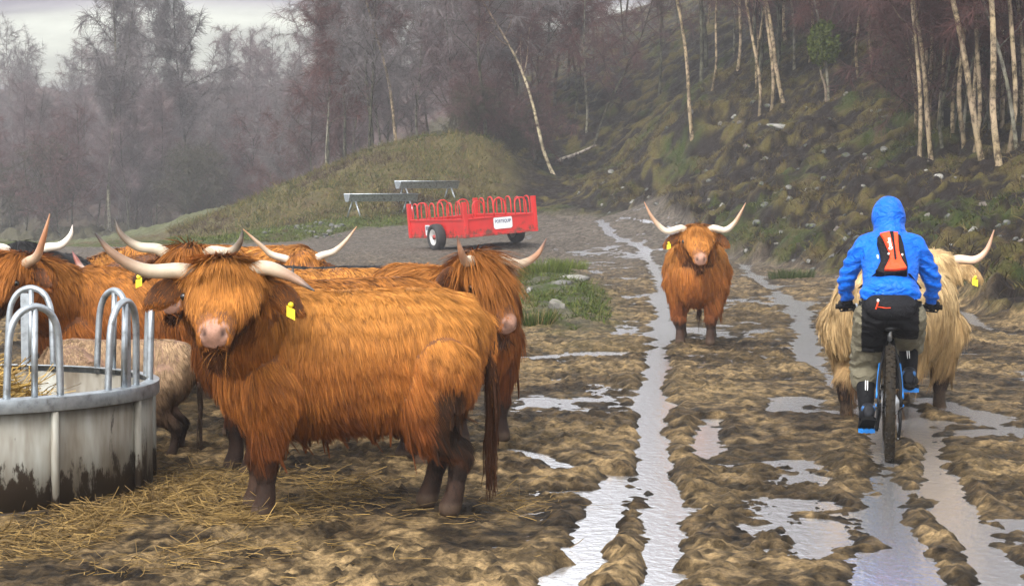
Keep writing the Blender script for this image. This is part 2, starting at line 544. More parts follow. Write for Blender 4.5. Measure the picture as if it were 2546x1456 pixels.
def ground(x, y, full=True):
    """height and colours of the ground"""
    x, y = np.asarray(x, float), np.asarray(y, float)
    z0 = base_z(x, y)
    hump = .185 * np.exp(-((x - .13) ** 2 + (y - 54.6) ** 2) / 1.6); z0 = np.where(hump > .01, np.maximum(z0, hump), z0)          # the hump under the trailer's right wheel
    mud, bank, beyond, isl = zones(x, y, z0)
    wx = x + .14 * (fbm2(x * 4, y * 4, 3, 40) - .5); wy = y + .14 * (fbm2(x * 4, y * 4, 3, 41) - .5)
    big = fbm2(wx * .55, wy * .55, 3, 21) - .5
    mid = fbm2(wx * 2.0, wy * 1.7, 3, 22) - .5
    clod = fbm2(wx * 5.5, wy * 4.6, 4, 23, gain=.55) - .5
    fine = fbm2(wx * 17, wy * 15, 3, 24, gain=.6) - .5
    left = sstep(.1, -.6, x - .0) * sstep(22, 14, y)                     # trampled dry side beside the feeder
    lump = np.abs(fbm2(wx * 3.2 + 9, wy * 2.6, 3, 25) - .5) * 2
    lump2 = np.abs(fbm2(wx * 8.5, wy * 7.0 + 4, 3, 26) - .5) * 2
    prints = np.clip(vn2(wx * 4.2, wy * 3.4, 27) - .66, 0, 1) * sstep(.35, .6, vn2(x * .6, y * .5, 28))      # hoof holes
    w1, r1 = worley(wx * 7.5, wy * 6.0, 301); w2, r2 = worley(wx * 14 + 3, wy * 11, 311); w3, r3 = worley(wx * 25, wy * 18 + 7, 321)
    dome = .052 * np.clip(1 - w1 * 1.35, 0, 1) ** .8 * np.clip(r1 - .35, 0, 1) + .040 * np.clip(1 - w2 * 1.3, 0, 1) ** .8 * np.clip(r2 - .2, 0, 1) + .024 * np.clip(1 - w3 * 1.3, 0, 1) * r3
    churn = sstep(.30, .62, vn2(x * .9 + 2, y * .7, 330))
    m = .032 * big + .008 * mid + .006 * clod + .024 * fine + .004 * (lump - .25) + .013 * (lump2 - .25) - .07 * prints + dome * (.34 + .48 * churn) - .008
    pud = np.clip(.62 * fbm2(x * 2.4 + 3, y * 1.7, 4, 29) + .38 * fbm2(x * .5, y * .3, 2, 30) - .445, 0, 1) * sstep(-.3, .5, x) * sstep(7, 5.5, x - .02 * y)
    m = m + .003 - .19 * pud * (1 - .7 * np.clip(lump * 1.6, 0, 1)) + .004 * left
    near = sstep(70, 40, y)
    m = m * (.45 + .55 * near)
    rut = np.zeros_like(x)
    for pl, w, dep, ridge in RUTS:
        x0, x1 = pl[:, 0].min() - 1.2, pl[:, 0].max() + 1.2
        y0, y1 = pl[:, 1].min() - 1.2, pl[:, 1].max() + 1.2
        k = (x > x0) & (x < x1) & (y > y0) & (y < y1)
        if not k.any(): continue
        d = seg_dist(wx[k], wy[k], pl) + .09 * (fbm2(x[k] * 5, y[k] * 3.4, 4, 77) - .5)
        g = np.exp(-(d / w) ** 2 * .9); rg = np.exp(-((d - w * 2.0) / (w * .8)) ** 2)
        m[k] = m[k] * (1 - .40 * g) - .72 * dep * g + .42 * ridge * rg * (.2 + 1.4 * fbm2(x[k] * 2.2, y[k] * 1.3, 3, 78)) + .03 * rg * (fbm2(x[k] * 9, y[k] * 7, 3, 79) - .5)
        rut[k] = np.maximum(rut[k], g)
    hum = fbm2(x * 1.1, y * .9, 3, 31)
    hum2 = fbm2(x * 3.3, y * 2.6, 3, 32) - .5
    cush = cushions(x, y)
    bk = .24 * cush + .55 * np.clip(hum - .42, 0, 1) * 1.6 + .20 * hum2
    md = .55 * (fbm2(x * .55, y * .4, 4, 33) - .5) + .16 * hum2
    far = sstep(90, 120, y)
    md = md * (1 + 3 * far)
    z = z0 + m * mud + bk * bank * (1 - beyond * .3) + md * beyond * (1 - bank) + isl * (.12 + .10 * hum2)
    if not full: return z
    # ---- colours the ground itself has
    t = np.clip(.5 + 2.6 * (fbm2(x * 4, y * 3, 4, 52) - .5) + 1.6 * (fbm2(x * 1.2, y * .8, 3, 53) - .5), 0, 1)[:, None]; tf = np.clip(.5 + 3.4 * (fbm2(x * 15, y * 12, 3, 54) - .5), 0, 1)[:, None]
    mudc = np.array((.044, .029, .0145)) * (1 - t) + np.array((.185, .126, .060)) * t
    mudc = mudc * (.40 + 1.1 * tf)
    ochre = np.clip(2.5 * (fbm2(x * .8, y * .8, 3, 51) - .45), 0, 1)[:, None]
    mudc = mudc * (1 - .3 * ochre) + np.array((.16, .11, .045)) * .3 * ochre
    sw_, sr_ = worley(x * 13 + 3, y * 9.5, 311)
    spk = (sstep(.55, .25, sw_) * (sr_ > .66))[:, None]
    mudc = mudc * (1 - .62 * spk)
    wetm = sstep(.034, .002, z - (z0 - .0215))[:, None]
    mudc = mudc * (1 - .50 * wetm)
    farm = sstep(26, 55, y)[:, None]
    mudc = mudc * (1 - farm) + (np.array((.080, .066, .052)) * (.6 + .8 * tf)) * farm
    wetb = np.clip(rut * .5, 0, 1)[:, None]
    mudc = mudc * (1 - .35 * wetb)
    q = fbm2(x * .7, y * .5, 4, 61); q2 = fbm2(x * 2.6, y * 2.0, 3, 62); q3 = fbm2(x * 7, y * 6, 3, 63)
    peat = np.array((.0105, .0072, .0055)) * (.5 + q3[:, None])
    green = np.array((.023, .032, .006)); olive = np.array((.060, .048, .013)); brown = np.array((.055, .034, .018))
    lowb = sstep(3.4, .4, x - np.interp(y, *FOOT)) * sstep(52, 44, y)                          # the greener lower part of the bank
    gm = np.clip(cush * 2.2 + (q2 - .5) * 5 + .45 * lowb - .95, 0, 1)[:, None]
    k = np.clip((q - .36) * 4.5 + .35 * sstep(50, 62, y), 0, 1)[:, None]
    veg = green * (1 - k) + olive * k
    k2 = np.clip((q3 - .5) * 5, 0, 1)[:, None]
    veg = veg * (1 - .5 * k2) + brown * .5 * k2
    bankc = peat * (1 - gm) + veg * gm
    dry = np.array((.070, .056, .021)); grn = np.array((.042, .054, .011)); rust = np.array((.055, .033, .018))
    lowm = np.clip(sstep(72, 67, y) + .9 * (q - .5), 0, 1)[:, None]
    mnd = dry * (1 - lowm) + grn * lowm
    k3 = np.clip((q2 - .52) * 5, 0, 1)[:, None]
    mnd = mnd * (1 - .6 * k3) + rust * .6 * k3
    mnd = mnd * (.65 + .7 * q3[:, None])
    fl = sstep(84, 100, y)[:, None]
    floor_ = np.array((.050, .045, .026)) * (.6 + .8 * q2[:, None])
    leftg = (sstep(-9, -12, x) * sstep(125, 100, y))[:, None]
    floor_ = floor_ * (1 - leftg) + np.array((.075, .080, .036)) * (.6 + .8 * q2[:, None]) * leftg
    wood = sstep(140, 165, y)[:, None]
    floor_ = floor_ * (1 - wood) + np.array((.075, .050, .045)) * (.6 + .8 * q2[:, None]) * wood
    mnd = mnd * (1 - fl) + floor_ * fl
    islc = np.array((.060, .058, .034)) * (.5 + q3[:, None]) * (1 - gm) + np.array((.040, .055, .010)) * gm
    gx = np.clip(isl * 1.4, 0, 1)[:, None]
    c = mudc * (1 - gx) + islc * gx
    b_, o_ = bank[:, None], beyond[:, None]
    c = c * (1 - o_) + mnd * o_
    up = sstep(-1.2, .9, x + 1.5 * (q2 - .5))[:, None]
    bb = np.maximum(b_ * (1 - o_ * (1 - up)), o_ * up)
    c = c * (1 - bb) + bankc * bb
    return z, c, mud * (1 - .8 * isl), bank, beyond, rut

def gz(x, y):
    return float(ground(np.array([x]), np.array([y]), False)[0])

# one fan-shaped sheet: fine by the feeder, coarse in the wood
NY, NX = 1650, 1000
_ty = np.linspace(0, 1, NY)
_yr = np.concatenate([np.linspace(-14, 4.9, 40), 5.0 * (205 / 5.0) ** _ty])
_tx = np.linspace(-1, 1, NX); _tx = .62 * _tx + .38 * _tx ** 3
_gY = np.repeat(_yr[:, None], NX, 1)
_gX = _tx[None] * (7.0 + .42 * np.maximum(_gY, 0))
_gz, _gc, G_mud, G_bank, G_bey, _ = [np.concatenate(q) for q in zip(*[ground(_gX.ravel()[i:i + 120000], _gY.ravel()[i:i + 120000]) for i in range(0, _gX.size, 120000)])]
_idx = np.arange(_gX.size).reshape(_gX.shape)
_Q = np.stack([_idx[:-1, :-1], _idx[:-1, 1:], _idx[1:, 1:], _idx[1:, :-1]], -1).reshape(-1, 4)
m_ground, nt, b = mat_new("ground")
at = nd(nt, "ShaderNodeVertexColor", layer_name="col")
f = noise_out(nt, 30, 6, .72)
mr = nd(nt, "ShaderNodeMapRange", i_From_Min=.32, i_From_Max=.68, i_To_Min=.30, i_To_Max=1.75)
nt.links.new(f, mr.inputs[0])
g_ = nt.nodes.new("ShaderNodeVectorMath"); g_.operation = 'SCALE'
nt.links.new(at.outputs[0], g_.inputs[0]); nt.links.new(mr.outputs[0], g_.inputs['Scale'])
nt.links.new(g_.outputs[0], b.inputs['Base Color'])
rr = nd(nt, "ShaderNodeMapRange", i_From_Min=.3, i_From_Max=.7, i_To_Min=.48, i_To_Max=.85)
nt.links.new(noise_out(nt, 7, 4, .6), rr.inputs[0]); nt.links.new(rr.outputs[0], b.inputs['Roughness'])
b.inputs['Specular IOR Level'].default_value = .12
bm = nd(nt, "ShaderNodeBump", i_Strength=1.0, i_Distance=.035)
nt.links.new(noise_out(nt, 24, 6, .72), bm.inputs['Height']); nt.links.new(bm.outputs[0], b.inputs['Normal'])
o = link("ground", np_mesh("ground", np.stack([_gX.ravel(), _gY.ravel(), _gz], 1), _Q, None, _gc), m_ground)
tag(o, kind='structure')

# standing water in the ruts and hollows
_wx, _wy = np.meshgrid(np.linspace(-5, 8, 110), np.linspace(-2, 74, 400))
_wz = base_z(_wx, _wy) - .0215
_ii = np.arange(_wx.size).reshape(_wx.shape)
_WQ = np.stack([_ii[:-1, :-1], _ii[:-1, 1:], _ii[1:, 1:], _ii[1:, :-1]], -1).reshape(-1, 4)
m_water, nt, b = mat_new("puddle_water")
b.inputs['Base Color'].default_value = (.93, .93, .95, 1)
b.inputs['Metallic'].default_value = .9
b.inputs['Roughness'].default_value = .2
b.inputs['IOR'].default_value = 2.6
b.inputs['Specular IOR Level'].default_value = .9
bm = nd(nt, "ShaderNodeBump", i_Strength=.28, i_Distance=.012)
nt.links.new(noise_out(nt, 22, 3, .5, stretch=(1, .6, 1)), bm.inputs['Height']); nt.links.new(bm.outputs[0], b.inputs['Normal'])
_wm = zones(_wx.ravel(), _wy.ravel(), None); _wm = _wm[0] * (1 - _wm[3])
_WQ = _WQ[(_wm[_WQ] > .8).all(1) & (_wy.ravel()[_WQ] < 66).all(1)]
o = link("puddle_water", np_mesh("puddle_water", np.stack([_wx.ravel(), _wy.ravel(), _wz.ravel()], 1), _WQ), m_water)
tag(o, kind='structure')

# far hillside across the glen
_hx, _hy = np.meshgrid(np.linspace(-150, 190, 140), np.linspace(196, 500, 150))
_hz = -6 + 58 * sstep(235, 470, _hy) ** 1.0 + 5 * (fbm2(_hx * .02, _hy * .02, 4, 91) - .5) + 7 * sstep(-50, 120, _hx) * sstep(230, 380, _hy)
_hi = np.arange(_hx.size).reshape(_hx.shape)
_HQ = np.stack([_hi[:-1, :-1], _hi[:-1, 1:], _hi[1:, 1:], _hi[1:, :-1]], -1).reshape(-1, 4)
_hn = fbm2(_hx.ravel() * .018, _hy.ravel() * .05, 4, 95)
_band = sstep(17, 21, _hz.ravel() + 10 * (_hn - .5)) * sstep(37, 31, _hz.ravel() + 8 * (_hn - .5))
_k = np.clip((_hn - .45) * 6, 0, 1)[:, None]
_hc = np.array((.11, .095, .12)) * (1 - .3 * _k) * (1 - _band[:, None]) + (np.array((.27, .28, .24)) * (1 - _k * .35)) * _band[:, None]
m_hill = vcol("hills", .95, .1, .08, .2)
tag(link("hills", np_mesh("hills", np.stack([_hx.ravel(), _hy.ravel(), _hz.ravel()], 1), _HQ, None, _hc), m_hill), kind='structure')

# ================================================================ TREES
def gen_tree(seed, H=9.0, r0=.085, lean=0.0, bend=.25, first=.3, n_limb=16, n_twig=3600, spread=.28, up=.75, trunkc=((.42, .38, .32), (.20, .15, .12)), twigc=((.085, .050, .048), (.050, .032, .028)), tw=.012, fork=False, wide=1.0):
    rng = np.random.default_rng(seed)
    pts = [np.array((0, 0, -.25))]
    d = np.array((lean, 0.0, 1.0)); a = rng.uniform(0, 6.28)
    ph = rng.uniform(0, 6.28, 4)
    n = 11
    for k in range(1, n):
        t = k / (n - 1)
        pts.append(np.array((lean * H * t + bend * (math.sin(2.6 * t + ph[0]) - math.sin(ph[0])) + .13 * math.sin(8 * t + ph[1]),
                             bend * .7 * (math.sin(2.3 * t + ph[2]) - math.sin(ph[2])) + .11 * math.sin(7 * t + ph[3]), H * t)))
    NS = 44
    P = spline(pts, NS)
    t = np.linspace(0, 1, NS)
    rad = .60 * r0 * (1 - t) ** .75 + .010
    rad[0] *= 1.35; rad[1] *= 1.12
    c0, c1 = np.array(trunkc[0]), np.array(trunkc[1])
    mb = MB()
    tc = []
    for q in t:
        w = np.clip((q - .35) / .4, 0, 1)
        dark = rng.uniform(.3, .6) if rng.random() < .36 else 1.0
        tc.append((c0 * (1 - w) + c1 * w) * dark * rng.uniform(.8, 1.1) * np.array((1, 1 - .03 * rng.random(), 1 - .15 * rng.random())))
    mb.tube(P, list(rad), 7, col=np.array(tc))
    ends = []
    limbs = []
    for i in range(n_limb):
        tt = first + (1 - first) * (i + rng.random()) / n_limb * .97
        k = tt * (NS - 1); j = min(int(k), NS - 2)
        p = P[j] + (P[j + 1] - P[j]) * (k - j)
        az = rng.uniform(0, 6.28)
        L = H * spread * (1.25 - .85 * tt) * rng.uniform(.6, 1.2) * wide
        if fork and i in (1, 2):
            L = H * .55; 
        el = up * rng.uniform(.7, 1.2)
        d0 = np.array((math.cos(az) * math.cos(el), math.sin(az) * math.cos(el), math.sin(el)))
        q = [p]
        d1 = d0.copy()
        for s in range(5):
            d1 = unit(d1 + rng.normal(0, .14, 3) + np.array((0, 0, .05 if s < 3 else -.12)))
            q.append(q[-1] + d1 * L / 5)
        q = spline(q, 9)
        rr = max(.010, rad[j] * .45)
        cc = (c0 * .45 + c1 * .55) * (1 - tt) + c1 * .75 * tt
        mb.tube(q, list(rr * (1 - np.linspace(0, 1, 9)) + .006), 4, col=cc * rng.uniform(.8, 1.1))
        limbs.append((q, L))
        for s in range(5):
            k2 = rng.uniform(.25, 1) * 7.9; j2 = int(k2)
            p2 = q[j2] + (q[j2 + 1] - q[j2]) * (k2 - j2)
            d2 = unit(d1 * .5 + rng.normal(0, .75, 3) + np.array((0, 0, .12)))
            L2 = L * rng.uniform(.25, .5)
            q2 = [p2]
            for _ in range(3):
                d2 = unit(d2 + rng.normal(0, .2, 3)); q2.append(q2[-1] + d2 * L2 / 3)
            mb.tube(q2, [.010, .008, .006, .004], 3, col=c1 * .8)
            limbs.append((spline(q2, 6), L2))
    trunk = mb.mesh("trunk"); n_twig = int(n_twig * 1.5)
    # fine twigs
    w = np.array([l[1] for l in limbs]); idx = rng.choice(len(limbs), n_twig, p=w / w.sum())
    root = np.empty((n_twig, 3)); dr = np.empty((n_twig, 3))
    for m_, i in enumerate(idx):
        q = limbs[i][0]; k = (1 - rng.random() ** 1.6) * (len(q) - 1.01); j = int(k)
        root[m_] = q[j] + (q[j + 1] - q[j]) * (k - j); dr[m_] = q[j + 1] - q[j]
    dr = unit(unit(dr) * .7 + rng.normal(0, .55, (n_twig, 3)))
    L = rng.uniform(.25, .75, n_twig)[:, None] * (H / 9.0) ** .5
    P3 = np.empty((n_twig, 4, 3)); P3[:, 0] = root
    for k in range(1, 4):
        dr = unit(dr + rng.normal(0, .18, (n_twig, 3)) + np.array((0, 0, -.10 * k)))
        P3[:, k] = P3[:, k - 1] + dr * L / 3
    side = unit(np.cross(dr, rng.normal(0, 1, (n_twig, 3))))
    a_, b_ = np.array(twigc[0]), np.array(twigc[1])
    t = rng.random((n_twig, 1))
    tcv = (a_ * t + b_ * (1 - t)) * rng.uniform(.75, 1.25, (n_twig, 1))
    V, Q, cc = ribbons(P3, side, np.array((tw, tw * .9, tw * .7, tw * .4)), tcv)
    return trunk, np_mesh("crown", V, Q, None, cc)

m_bark, nt, b = mat_new("bark")          # pale bark broken by dark bands and lichen
at = nd(nt, "ShaderNodeVertexColor", layer_name="col")
bn = ramp(nt, noise_out(nt, 5.5, 5, .7, stretch=(1.3, 1.3, 1.0)), [(.40, (.22, .20, .18)), (.52, (.95, .92, .86)), (.70, (1.25, 1.2, 1.1))])
nt.links.new(mix_col(nt, 1.0, at.outputs[0], bn, 'MULTIPLY'), b.inputs['Base Color'])
b.inputs['Roughness'].default_value = .85; b.inputs['Specular IOR Level'].default_value = .15
m_twig = vcol("twigs", .9, .1, 3, .25)
birch_t = ((.30, .24, .17), (.085, .056, .045)); grey_t = ((.085, .085, .066), (.055, .046, .040)); pale_t = ((.17, .165, .14), (.085, .075, .066))
purple = ((.105, .056, .054), (.060, .036, .035)); haze_tw = ((.150, .130, .130), (.095, .083, .083)); red_tw = ((.100, .043, .038), (.055, .027, .025))  # the grey twig tones are lightened, distance mist painted into the crowns
KINDS = {
    'birch_a': gen_tree(1, 9.5, .085, .02, .25, .34, 15, 3600, .25, .85, birch_t, purple),
    'birch_b': gen_tree(2, 10.5, .10, -.03, .35, .40, 15, 3600, .24, .9, birch_t, purple),
    'birch_c': gen_tree(3, 8.5, .07, .03, .30, .30, 14, 3200, .27, .8, birch_t, red_tw),
    'birch_d': gen_tree(4, 7.5, .065, -.05, .30, .26, 16, 3600, .30, .75, pale_t, red_tw),
    'mist_a': gen_tree(21, 10.0, .09, .0, .35, .16, 22, 5200, .30, .75, pale_t, haze_tw),
    'mist_b': gen_tree(22, 11.0, .10, .02, .4, .20, 22, 5600, .30, .8, grey_t, ((.150, .110, .112), (.085, .064, .066))),  # twigs paled as well, mist put into their colour
    'grey_a': gen_tree(5, 10.0, .10, .0, .35, .22, 20, 4200, .30, .75, grey_t, purple),
    'grey_b': gen_tree(6, 11.5, .12, .02, .4, .25, 22, 4600, .30, .8, grey_t, haze_tw),
    'grey_c': gen_tree(7, 8.0, .08, -.02, .3, .16, 20, 4200, .34, .65, grey_t, purple),
    'pole_a': gen_tree(8, 10.0, .07, .02, .3, .45, 12, 2400, .20, .95, grey_t, purple),
    'tall_a': gen_tree(9, 17.0, .17, .01, .5, .30, 26, 8500, .22, .95, pale_t, haze_tw, tw=.022, fork=True),
    'tall_b': gen_tree(10, 16.0, .15, -.01, .5, .33, 24, 8000, .23, .9, grey_t, haze_tw, tw=.022),
    'birch_l': gen_tree(31, 9.0, .11, .0, .45, .40, 12, 2600, .24, .8, ((.50, .44, .33), (.20, .14, .11)), purple),
    'brush': gen_tree(11, 4.0, .03, .0, .25, .06, 22, 3400, .45, .8, grey_t, purple, wide=1.2),
    'brush_b': gen_tree(12, 3.0, .025, .1, .2, .05, 20, 3000, .5, .7, grey_t, ((.060, .055, .035), (.035, .030, .022)), wide=1.2),
}
_first = {}
def tree(kind, x, y, s, label, group, lean=0.0, rz=None, rng=random, z=None, name=None, cat='tree'):
    trunk, crown = KINDS[kind]
    nm = name or ('birch_tree' if kind.startswith('birch') else 'shrub' if kind.startswith('brush') else 'bare_tree')
    r = empty(nm, (x, y, (gz(x, y) if z is None else z)), 0, label, cat, group)
    link('trunk' if cat == 'tree' else 'stem', trunk, m_bark, r); link('crown', crown, m_twig, r)
    r.scale = (s, s, s * rng.uniform(.92, 1.1))
    r.rotation_euler = (rng.uniform(-.04, .04), lean, rng.uniform(0, 6.28) if rz is None else rz)
    return r

random.seed(5)
def at_uvy(u, v, y):
    p = PT(u, v, y); return p.x, p.y
# trunks one can point to: (kind, u, v of the foot, distance, scale, lean to the right, label)
NAMED = [
    ('birch_l', 1375, 392, 84, 1.0, -.40, "pale birch leaning hard to the left above the fallen log"),
    ('birch_b', 1722, 278, 72, 1.0, -.07, "crooked pale birch alone at the left end of the bank crest"),
    ('birch_a', 1885, 232, 71, 1.0, -.16, "slim birch first of the close row on the crest of the bank"),
    ('birch_c', 1882, 236, 74, 1.05, .04, "thin upright birch second in the close row on the crest"),
    ('birch_a', 1915, 236, 71, 1.1, -.12, "slender leaning birch third in the close row on the crest"),
    ('birch_b', 1948, 236, 71, 1.1, -.12, "thickest white birch at the right end of the crest row"),
    ('birch_d', 1975, 226, 74, 1.0, .03, "twin stemmed short birch just right of the crest row"),
    ('birch_d', 2062, 258, 66, .9, -.04, "white birch standing in front of the mossy green crown"),
    ('birch_c', 2134, 236, 68, 1.0, -.04, "birch with a bright white foot right of the green crown"),
    ('birch_a', 2283, 428, 48, .85, -.09, "orange tinted birch left of the right hand grove"),
    ('birch_b', 2315, 430, 49, .85, -.06, "grey mottled birch second from left in the grove"),
    ('birch_d', 2340, 405, 52, 1.0, -.05, "pale thin birch third from left in the grove"),
    ('birch_c', 2368, 420, 50, .95, .03, "upright dark flecked birch in the middle of the grove"),
    ('birch_b', 2442, 412, 47, 1.05, -.17, "tall birch with bright trunk leaning left in the grove"),
    ('birch_a', 2418, 424, 48, .9, -.05, "slim birch at the foot of the tall leaning one"),
    ('birch_b', 2487, 424, 45, 1.1, -.02, "tall straight birch near the right edge of the wood"),
    ('birch_a', 2502, 405, 46, 1.0, -.06, "second tall birch close to the right edge of the wood"),
    ('birch_d', 2530, 392, 46, 1.0, -.10, "rightmost birch with orange bark at the picture edge"),
    ('birch_c', 2545, 350, 51, 1.1, -.05, "birch half cut by the right edge, higher up the slope"),
    ('tall_a', 275, 595, 132, 1.12, .02, "tallest forked pale tree rising above the left wood"),
    ('tall_b', 455, 590, 138, 1.04, .03, "tall round crowned tree right of the forked one"),
    ('tall_b', 860, 425, 100, .78, -.03, "tall loose tree at the edge of the grassy mound"),
    ('grey_b', 925, 432, 98, 1.12, .02, "tall grey tree second on the mound edge"),
    ('birch_b', 992, 396, 92, 1.1, -.10, "curved pale trunk growing from the top of the mound"),
    ('grey_b', 1208, 400, 84, .9, -.01, "grey trunk behind the right end of the mound"),
    ('grey_a', 1478, 356, 91, .8, .32, "dark tree leaning right behind the fallen log"),
]
for k, u, v, y, s, ln, lab in NAMED:
    x, yy = at_uvy(u, v, y)
    tree(k, x, yy, s, lab, "trees one can tell apart at the wood edge", ln, rz=random.uniform(-.5, .5))

def scatter(n, ur, yr, kinds, sr, label, group, mind=.8, cond=None, seed=1, cat='tree', lean=.06, power=1.0):
    rg = random.Random(seed); pts = []; tries = 0
    while len(pts) < n and tries < n * 60:
        tries += 1
        y = yr[0] + (yr[1] - yr[0]) * rg.random() ** power; u = rg.uniform(*ur); x = (u - UC) * y / FPX
        if cond and not cond(x, y, u): continue
        if any((x - a) ** 2 + (y - b_) ** 2 < mind ** 2 for a, b_ in pts): continue
        pts.append((x, y))
    for x, y in pts:
        k = rg.choice(kinds)
        tree(k, x, y, rg.uniform(*sr), label, group, rg.uniform(-lean, lean), rng=rg, cat=cat)
    return pts

def crest_v(u):   # the lower limit of the wood on the right, as the photograph shows it
    return np.interp(u, [1180, 1260, 1400, 1500, 1640, 1720, 1890, 2000, 2140, 2250, 2300, 2560], [345, 375, 375, 340, 300, 275, 228, 222, 230, 300, 400, 385])
def in_right(x, y, u):
    z = base_z(x, y); v = VC - FPX * math.tan(math.atan2(float(z) - EYE, y) + PITCH)
    return v < crest_v(u) - 4
scatter(18, (2240, 2640), (43.5, 56), ['birch_a', 'birch_c', 'birch_d'], (.75, 1.1), "thin birch trunk among many in the grove by the right edge", "birches crowding the right edge", .5, in_right, 9, lean=.12)
RW = "dark purple brown birch standing among many alike in the hillside wood"
scatter(66, (1220, 2620), (46, 84), ['birch_a', 'birch_b', 'birch_c', 'grey_a', 'grey_c', 'pole_a', 'grey_a'], (.8, 1.1), RW, "trees inside the hillside wood", 1.0, in_right, 3)
scatter(52, (1150, 2620), (84, 125), ['grey_a', 'grey_b', 'grey_c', 'birch_a', 'pole_a', 'birch_d'], (.9, 1.25), RW, "trees inside the hillside wood", 1.3, in_right, 4)
scatter(34, (1240, 2600), (50, 92), ['brush', 'brush', 'brush_b'], (.7, 1.3), "low leafless shrub in the dark under the hillside birches", "shrubs under the hillside wood", 1.0, in_right, 5, cat='shrub')
scatter(12, (1165, 1330), (83, 90), ['brush', 'brush_b', 'brush'], (.5, .9), "low dark shrub where the grassy mound meets the wood", "shrubs at the end of the mound", .7, None, 15, cat='shrub')
MW = "misty grey bare tree in the wood behind the grassy mound"
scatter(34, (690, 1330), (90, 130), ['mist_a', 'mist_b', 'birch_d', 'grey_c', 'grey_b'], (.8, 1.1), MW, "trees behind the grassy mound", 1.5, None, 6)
LW = "misty bare tree among many alike in the wood on the left"
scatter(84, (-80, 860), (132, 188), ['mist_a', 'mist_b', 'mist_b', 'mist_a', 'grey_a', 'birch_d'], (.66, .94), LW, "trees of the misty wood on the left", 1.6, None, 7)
scatter(20, (-60, 760), (126, 165), ['brush', 'brush', 'brush_b'], (1.2, 2.0), "low grey shrub under the misty trees on the left", "shrubs under the misty wood", 1.6, None, 8, cat='shrub')

# ================================================================ HIGHLAND CATTLE
m_hide = vcol("hide", .75, .25, 60, .2, .3, 120)
m_coat = vcol("coat", .7, .16, 25, .10)
m_horn = vcol("horn", .35, .5, 18, .12, .15, 60)
m_eye = simple("eye", (.012, .008, .006), .08, var=.2)
m_tagy = simple("ear_tag", (.80, .62, .02), .35, var=.1)

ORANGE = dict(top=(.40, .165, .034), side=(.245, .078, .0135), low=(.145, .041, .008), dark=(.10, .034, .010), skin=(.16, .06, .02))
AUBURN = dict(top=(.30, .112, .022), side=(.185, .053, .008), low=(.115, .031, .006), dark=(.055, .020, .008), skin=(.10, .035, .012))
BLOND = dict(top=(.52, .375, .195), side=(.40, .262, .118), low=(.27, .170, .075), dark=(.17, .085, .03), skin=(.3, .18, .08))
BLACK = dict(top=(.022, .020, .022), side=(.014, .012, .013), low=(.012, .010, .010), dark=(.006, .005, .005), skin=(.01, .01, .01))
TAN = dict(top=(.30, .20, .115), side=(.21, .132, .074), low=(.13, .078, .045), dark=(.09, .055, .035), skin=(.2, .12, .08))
PINK = np.array((.33, .18, .125))

def rot2(v, a):
    c, s = math.cos(a), math.sin(a)
    return np.array((v[0] * c - v[1] * s, v[0] * s + v[1] * c, v[2]))

